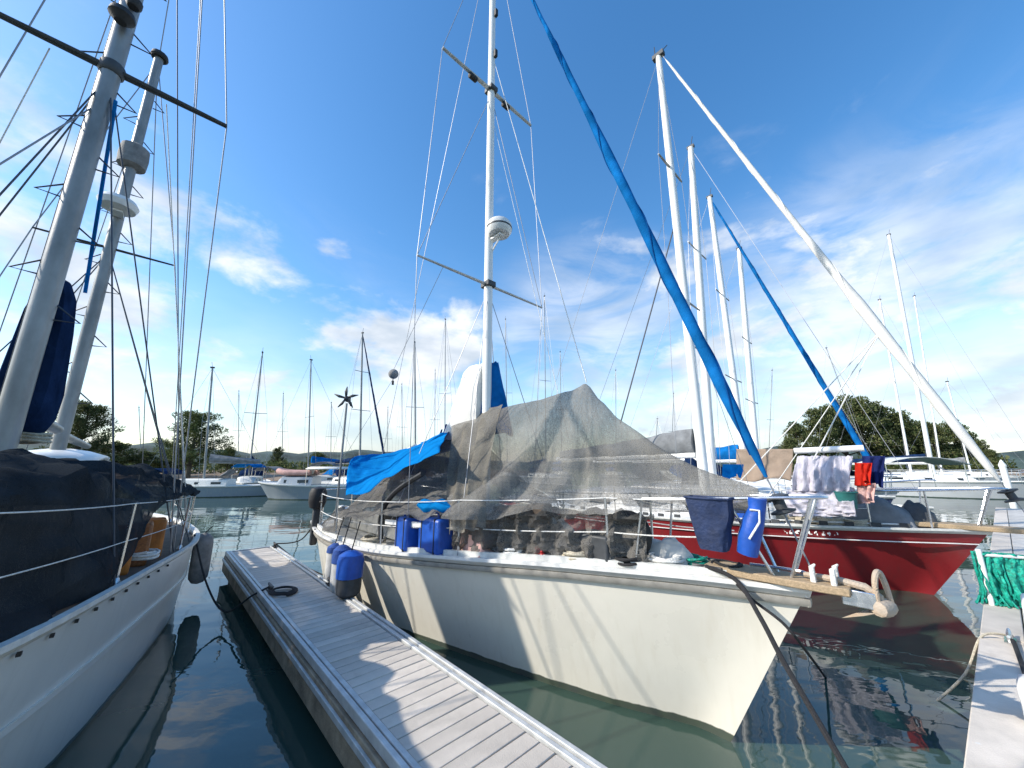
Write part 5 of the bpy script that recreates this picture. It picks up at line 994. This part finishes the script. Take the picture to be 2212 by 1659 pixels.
b = MB(); b.add([AN(-.19, -.045, 1.03), AN(-.20, .05, 1.05), AN(.0, .05, .98), AN(.24, -.02, .86), AN(.0, -.06, .95), AN(-.14, 0, .98)], [(0, 1, 2, 3), (0, 3, 4), (0, 4, 5), (5, 4, 3, 2), (5, 2, 1), (0, 5, 1)]); b.build('fluke', K['rust'], an, bevel=.004)
b = MB(); b.tube(catmull([AN(.52, 0, 1.28), AN(.62, .02, 1.29), AN(.9, .03, 1.285), AN(1.2, 0, 1.28)], 4), .012, 6); b.build('chain', K['steel'], an)
# mooring lines
def line(pts, r, m, label, per=8, name='mooring_line'):
    b = MB(); b.tube(catmull(pts, per), r, 7); return tag(b.build(name, m, org=pts[0]), label, 'rope')
line([mf(.62, -.16, 1.26), mf(.40, -.19, 1.21), at_n(1640, 1330, 3.10), at_n(1690, 1425, 2.95), at_n(1745, 1520, 2.85), at_n(1850, 1700, 2.7)], .016, K['ropedark'], 'thick black mooring rope from the bow down past the cream stem')
line([mf(.42, -.17, 1.19), mf(.30, -.20, 1.10), at_n(1690, 1345, 3.2), at_n(1738, 1402, 3.42), at_z(1782, 1462, .02), at_z(1800, 1490, -.15)], .010, K['ropedark'], 'thin dark mooring rope leaving the bow to the right')
e0 = W(-8.95, 1.95, .53)
line([e0, e0 + Vector((.55, -.05, .10)), mf(7.38, -1.0, 1.22)], .012, K['ropedark'], 'dark rope from the dock end up to the stern rail', name='mooring_line')
line([e0 + UP * .01, W(-8.0, 2.35, .18), W(-7.0, 2.6, .20), mf(6.6, -1.34, .98)], .012, K['ropedark'], 'slack dark rope drooping near the water from dock end to stern')
line([W(-6.0, 1.30, .51), W(-6.15, 1.15, .40), W(-6.6, .95, .15), W(-7.0, .75, .45), kf(5.9, 1.58, 1.02)], .012, K['ropedark'], 'dark rope from the dock cleat over to the ketch')
b = MB(); pts = []
for k in range(60):
    t = k / 59; w = t * 2 * math.pi * 3.5; rr = .16 - .05 * t; pts.append(W(-5.8 + math.cos(w) * rr * 1.2, 1.42 + math.sin(w) * rr, DZ + .02 + .012 * (k % 17) / 17 + t * .02))
b.tube(pts, .013, 6); tag(b.build('coiled_rope', K['ropedark'], org=W(-5.8, 1.42, DZ)), 'dark coiled rope heaped at the dock cleat in the shade', 'rope')
line([WK(PE + .34, 1.2, DZ + .018), WK(PE + .33, 2.4, DZ + .018), WK(PE + .30, 3.5, DZ + .02), WK(PE + .27, 4.6, DZ + .018), WK(PE + .20, 5.9, DZ + .05)], .016, K['ropedark'], 'dark rope laid along the walkway edge to a steel cleat')
line([WK(PE + .2, 6.05, DZ + .05), WK(PE + .02, 5.9, DZ + .03), WK(PE - .12, 5.6, .2), WK(PE - .35, 5.3, -.05)], .01, K['rope'], 'cream rope trailing from the walkway cleat into the water')
line([W(-1.7, -.42, 1.16), W(-2.6, -.2, .62), W(-3.35, .02, .15), W(-3.6, .1, -.05)], .016, K['steel'], 'galvanised chain hanging off the ketch bow at the lower left corner')
# deck clutter of the cream boat seen through and below the nets
rc = random.Random(17)
def box_thing(c, w, d, h, X, m, name, label, cat, bev=.02):
    b = MB(); b.box(Vector(c) + UP * h / 2, w, d, h, X); return tag(b.build(name, m, org=c, bevel=bev), label, cat)
box_thing(mf(2.6, -.42, 1.42), .30, .24, .17, mf.f, K['beige'], 'cardboard_box', 'tan box left one of the pair showing below the net hem', 'box')
box_thing(mf(2.22, -.38, 1.40), .22, .22, .24, mf.f + mf.p * .3, K['beige'], 'cardboard_box', 'taller tan box right one of the pair below the net hem', 'box')
box_thing(mf(1.55, -.3, 1.20), .42, .30, .22, mf.f, K['darkgrey'], 'gear_crate', 'dark plastic crate on the foredeck under the net', 'crate')
def coil(c, r, m, label, turns=6, rr=.014, name='rope_coil', flat=1.0):
    b = MB(); pts = []; c = Vector(c)
    for k in range(turns * 14):
        w = k / 14 * 2 * math.pi; q = r * (1 + .14 * math.sin(w * .37 + r * 40)); pts.append(c + Vector((math.cos(w) * q, math.sin(w) * q * flat, .012 + .018 * (k / 14) * .6 + .01 * math.sin(w * 1.7))))
    b.tube(pts, rr, 6); return tag(b.build(name, m, org=c), label, 'rope')
coil(mf(.98, -.12, 1.20), .13, K['ropewhite'], 'white rope coil on the foredeck behind the navy bucket')
coil(mf(1.7, -.42, 1.18), .12, K['rope'], 'cream rope coil on the side deck below the bunched net')
coil(mf(.52, .02, 1.20), .10, K['ropedark'], 'black rope coil at the bow beside the platform', rr=.012)
coil(mf(4.7, -1.12, 1.0), .14, K['rope'], 'cream rope coil on the side deck behind the aft stanchion')
b = MB()
tc_ = mf(1.28, -.20, 1.42); axn = (mf.p * -1 + mf.f * .5 + UP * .2).normalized()
b.lathe([(.10, -.07), (.17, -.08), (.215, -.04), (.22, 0), (.215, .04), (.17, .08), (.10, .07), (.10, -.07)], tc_, 24, axn); tag(b.build('tyre', K['black'], org=tc_), 'black tyre standing on the foredeck beside the navy bucket', 'tyre')
# ---- gear on the red boat
pl0, pl1 = at_n(1716, 974, 9.0), at_n(1866, 968, 9.0)
spar(pl0, pl1, .055, .055, K['mast'], None if False else redb, 'whisker_pole')
rowsL = []
for i in range(8):
    t = i / 7; tp = at_n(lerp(1722, 1842, t), 985, 8.95); bt = at_n(lerp(1712, 1836, t), 1062, 8.6); rowsL.append([tp, tp.lerp(bt, .5) + N * (-.12), bt])
b = MB(); b.grid(sheet(rowsL, 56, 24, .05, 6, 21.0, (2, .7), fold=.05, foldn=5)); tag(b.build('hanging_sheet', K['laundry'], org=rowsL[0][2], solid=.004), 'pale lilac sheet hung from a white pole over the red foredeck', 'cloth')
rowsL = []
for i in range(6):
    t = i / 5; tp = at_n(lerp(1700, 1846, t), 1056, 8.75); bt = at_n(lerp(1705, 1850, t), 1116, 8.35); rowsL.append([tp, tp.lerp(bt, .5) - N * .15 + UP * .03, bt])
b = MB(); b.grid(sheet(rowsL, 40, 18, .08, 7, 25.0, (1, 2))); tag(b.build('deck_cover', K['laundry'], org=rowsL[0][2], solid=.004), 'crumpled pale cover lying on the red deck below the hung sheet', 'cloth')
def hang_cloth(u0, v0, u1, v1, n, m, name, label, cat='cloth', fold=.03):
    rows = []
    for i in range(5):
        t = i / 4; tp = at_n(lerp(u0, u1, t), v0, n); bt = at_n(lerp(u0, u1, t) + 6 * math.sin(t * 5), v1 + 5 * math.sin(t * 7), n - .1); rows.append([tp, tp.lerp(bt, .5) + N * .04, bt])
    b = MB(); b.grid(sheet(rows, 24, 12, .03, 5, u0 * .01, (1, 1), fold=fold, foldn=2.5)); return tag(b.build(name, m, org=rows[0][2], solid=.004), label, cat)
hang_cloth(1846, 1000, 1884, 1046, 8.7, K['redcloth'], 'hanging_cloth', 'bright red cloth hanging from the lifeline of the red boat')
hang_cloth(1862, 985, 1912, 1052, 8.9, K['navycloth'], 'hanging_cloth', 'navy cloth hanging behind the bright red one')
hang_cloth(1850, 1044, 1892, 1084, 8.65, K['pink'], 'hanging_cloth', 'pink patterned cloth below the red one')
hang_cloth(1590, 970, 1714, 1036, 12.0, K['beige'], 'side_awning', 'beige canvas awning side stretched between the masts beyond the red boat', 'awning', .012)
hang_cloth(1560, 1003, 1606, 1030, 10.5, K['tarp'], 'hanging_cloth', 'light blue tarp corner left of the foot of the blue headsail')
c = at_n(1833, 1098, 8.5); bag(c, rf.f, .30, .22, .26, .26, K['teal'], 'bucket', 'dark teal bucket standing on the red boat deck', 'bucket')
c = at_n(1898, 1125, 8.55)
rr_ = random.Random(9)
for k in range(5):
    q = rf(1.9 + k * .33 - .4, -.40 - .05 * (k % 2), 1.02); coil(q, .17 + .02 * (k % 3), K['rope'], ['leftmost cream rope coil heaped on the red deck', 'second cream rope coil from the left on the red deck', 'middle cream rope coil on the red deck', 'fourth cream rope coil from the left on the red deck', 'rightmost cream rope coil on the red deck'][k if False else 4 - k], 9, .022)
def mound(c, X, w, d, h, m, name, label, cat, seed=0):
    X = Vector(X).normalized(); Y = UP.cross(X); c = Vector(c); rows = []
    for i in range(15):
        r_ = []
        for j in range(11):
            u, v = i / 14 * 2 - 1, j / 10 * 2 - 1; e = max(0, 1 - u * u) ** .5 * max(0, 1 - v * v) ** .4
            r_.append(c + X * u * w / 2 + Y * v * d / 2 + UP * (h * e * (1 + .4 * noise.noise(Vector((u * 2.2, v * 2.2, seed)))) + .03 * noise.noise(Vector((u * 7, v * 7, seed)))))
        rows.append(r_)
    b = MB(); b.grid(rows); return tag(b.build(name, m, org=c, ang=0), label, cat)
mound(rf(1.25, -.05, 1.03), rf.f, 1.0, .7, .42, K['greycloth'], 'covered_gear', 'grey cloth covered heap near the bow of the red boat', 'cover', 3)
mound(rf(2.2, -.25, 1.05), rf.f, .8, .6, .45, K['offwhite'], 'sail_bag', 'off white sail bag on the red foredeck', 'bag', 5)
mound(rf(1.75, .2, 1.03), rf.f, .8, .5, .62, K['grey'], 'sail_bag', 'mid grey sail bag behind the off white one', 'bag', 8)
mound(rf(3.2, -.7, 1.02), rf.f, .9, .5, .35, K['sailwhite'], 'sail_bag', 'white folded sail along the red boat side deck', 'bag', 11)
# ---- gear on the ketch
def krow(a, zr, br, zs):
    bs, h, _ = interp(KP, a); return [kf(a, -bs + .1, zs), kf(a, -br, zr - .06), kf(a, 0, zr + .06), kf(a, br, zr - .02), kf(a + .02, lerp(br, bs - .10, .65), lerp(zr, zs, .45)), kf(a, bs - .05, zs)]
rowsK = [krow(.5, 1.95, .25, 1.28), krow(1.2, 1.98, .36, 1.22), krow(2.0, 2.0, .46, 1.17), krow(2.7, 2.03, .54, 1.13), krow(3.15, 2.04, .58, 1.30), krow(3.6, 2.05, .62, 1.62), krow(4.4, 2.05, .66, 1.68), krow(5.2, 2.05, .68, 1.66), krow(6.0, 2.02, .68, 1.62), krow(6.7, 1.95, .62, 1.55)]
b = MB(); b.grid(sheet(rowsK, 72, 50, .11, 9, 31.0, (1.6, .9))); tag(b.build('boat_awning', K['awning'], org=kf(4, 0, 1.3)), 'near black mesh awning covering the ketch deck from boom to rail', 'awning')
b = MB(); rows = [[kf(a, -.8, 1.7), kf(a, -.2, 1.86), kf(a, .5, 1.80), kf(a, 1.0, 1.5)] for a in (7.0, 7.8, 8.6)]; b.grid(sheet(rows, 20, 16, .05, 4, 33.0)); tag(b.build('boat_awning', K['sailnavy'], org=kf(8, 0, 1.5)), 'dark navy canvas awning over the ketch stern', 'awning')
for k, (a, m_) in enumerate(((3.55, 'orange'), (3.98, 'wooddark'), (4.42, 'orange'))):
    bs, h, _ = interp(KP, a); box_thing(kf(a, bs - .24, h - .02), .36, .16, .42, kf.f, K[m_], 'fuel_can', ['orange plastic can nearest the bow on the ketch side deck', 'brown wooden box between the two orange cans on the ketch', 'orange plastic can nearest the stern on the ketch side deck'][k], 'can' if m_ == 'orange' else 'box', .03)
fender(kf(6.3, 1.74, .98), .13, .75, K['grey'], 'long dark grey fender hanging at the ketch quarter', 'ketch fenders', None, 0, .1)
coil(kf(3.9, 1.02, 1.10), .12, K['ropewhite'], 'white rope coil on the ketch deck edge')
wire(kf(5.4, 1.3, 1.95), kf(5.9, 1.35, 1.45), .018, K['ropewhite'], ket, 'fall_rope')
# halyard bundle on the ketch mast foot
coil(kf(k1a + .2, .12, 2.25), .13, K['rope'], 'cream halyard coil hung at the ketch mainmast', 7, .016, flat=.5)
# ---- the walkway's post with green net, white box, far mooring posts
gp = at_z(2144, 1310, DZ); root = thing('rail_post', gp, 'white post on the walkway edge carrying green netting', 'post')
b = MB(); b.tube([gp, gp + UP * .62], .025, 10); b.build('post', K['white'], root); b = MB(); b.box(gp + UP * .006, .14, .14, .012, D); b.build('foot_plate', K['steel'], root)
b = MB(); b.tube([gp + UP * .56, gp + UP * .56 + D * .5 + P * .9], .018, 8); b.build('rail', K['white'], root)
rg = random.Random(4); root = thing('fishing_net', gp + P * .2 + D * .1, 'bundle of bright green rope netting draped on the walkway rail', 'net')
rowsG = []
for i in range(7):
    t = i / 6; q = gp + UP * .585 + (D * .5 + P * .9) * (.02 + .36 * t); o_ = q - P * .05; rowsG.append([q, o_ - UP * .18 - D * .03, o_ - UP * .38 - D * .04, o_ - UP * .56 + P * .10 * (t - .2)])
b = MB(); b.grid(sheet(rowsG, 30, 20, .05, 6, 41.0, fold=.03, foldn=4)); b.build('net_cloth', K['greenrope'], root, solid=.015)
for k in range(26):
    t = rg.random(); q = gp + UP * .59 + (D * .5 + P * .9) * (.36 * t) - P * .07; b = MB()
    b.tube(catmull([q, q - UP * .2 + D * rg.uniform(-.05, .03), q - UP * .42 + D * rg.uniform(-.07, .05) + P * rg.uniform(-.03, .05), q - UP * .57 + P * rg.uniform(-.12, .10) + D * rg.uniform(-.1, .05)], 4), .011, 5); b.build('strand', K['greenrope'], root)
q = at_z(2225, 1400, DZ); box_thing(q + P * .22, .4, .5, .42, P, K['white'], 'dock_box', 'white dock locker at the right edge of the walkway', 'locker', .03)
q = at_z(2222, 1560, DZ); box_thing(q + P * .10, .22, .26, .26, P, K['radar'], 'water_drum', 'pale blue white container at the lower right edge of the walkway', 'container', .05)
def piling(u, vt, Y, r, label):
    q = at_y(u, vt, Y); root = thing('mooring_post', (q.x, Y, 0), label, 'post'); b = MB(); b.tube([Vector((q.x, Y, -1)), q], r, 12); b.build('shaft', K['white'], root); b = MB(); b.lathe([(r * 1.15, 0), (r * 1.1, .08), (.02, .3)], q, 12); b.build('cap', K['radar'], root)
piling(2166, 1008, 17, .11, 'white capped mooring post at the right edge before the headland')
# a person working on the far boat deck by the foot of the red boat's mast is only a blur: a dark sail bag stands there
c = at_n(1490, 960, 12.9)
mound(Vector((c.x, c.y, 1.45)), F, .6, .5, .9, K['sailnavy'], 'sail_bag', 'dark sail bag standing on the white boat cabin left of the masts', 'bag', 14)

# ---- more gear
mound(mf(2.05, -.30, 1.14), mf.f, .7, .5, .28, K['grey'], 'folded_cloth', 'grey folded cloth heap on the foredeck under the net', 'cloth', 21)
mound(mf(2.9, -.70, 1.10), mf.f, .6, .34, .26, K['pink'], 'folded_cloth', 'faded pink cloth heap beside the cabin under the net', 'cloth', 23)
mound(mf(1.05, .05, 1.17), mf.f, .5, .34, .22, K['sailwhite'], 'folded_cloth', 'white folded cloth on the foredeck behind the tyre', 'cloth', 25)
coil(mf(1.22, -.30, 1.19), .10, K['ropedark'], 'small black rope coil in front of the tyre', 5, .012)
coil(mf(2.35, -.62, 1.15), .11, K['ropewhite'], 'white rope coil amidships on the side deck', 5, .012)
coil(mf(.80, .08, 1.20), .09, K['greenrope'], 'small green rope coil near the bow cleats', 5, .010)
line([mf(.62, -.14, 1.26), mf(.9, -.22, 1.21), mf(1.3, -.30, 1.20), mf(1.8, -.50, 1.19), mf(2.4, -.66, 1.15)], .010, K['ropedark'], 'black rope lying along the foredeck toward the bow cleat')
line([mf(.62, .14, 1.26), mf(.95, .02, 1.21), mf(1.4, -.16, 1.20), mf(1.75, -.10, 1.2)], .010, K['rope'], 'cream rope snaking over the foredeck')
line([rf(.9, -.34, 1.10), rf(1.6, -.62, 1.08), rf(2.6, -.95, 1.06), rf(3.6, -1.2, 1.03)], .014, K['ropewhite'], 'white rope laid along the red boat side deck')
jerry(rf(2.75, -.86, 1.0), rf.f, .32, .18, .40, K['white'], 'white jerry can lashed to the red boat lifeline', 'jerry cans on the red boat')
jerry(rf(3.12, -.98, 1.0), rf.f, .32, .18, .40, K['bluejug'], 'blue jerry can beside the white one on the red boat', 'jerry cans on the red boat')
mound(rf(.75, .12, 1.06), rf.f, .5, .36, .34, K['darkgrey'], 'windlass_cover', 'dark cover over the windlass at the red bow', 'cover', 31)
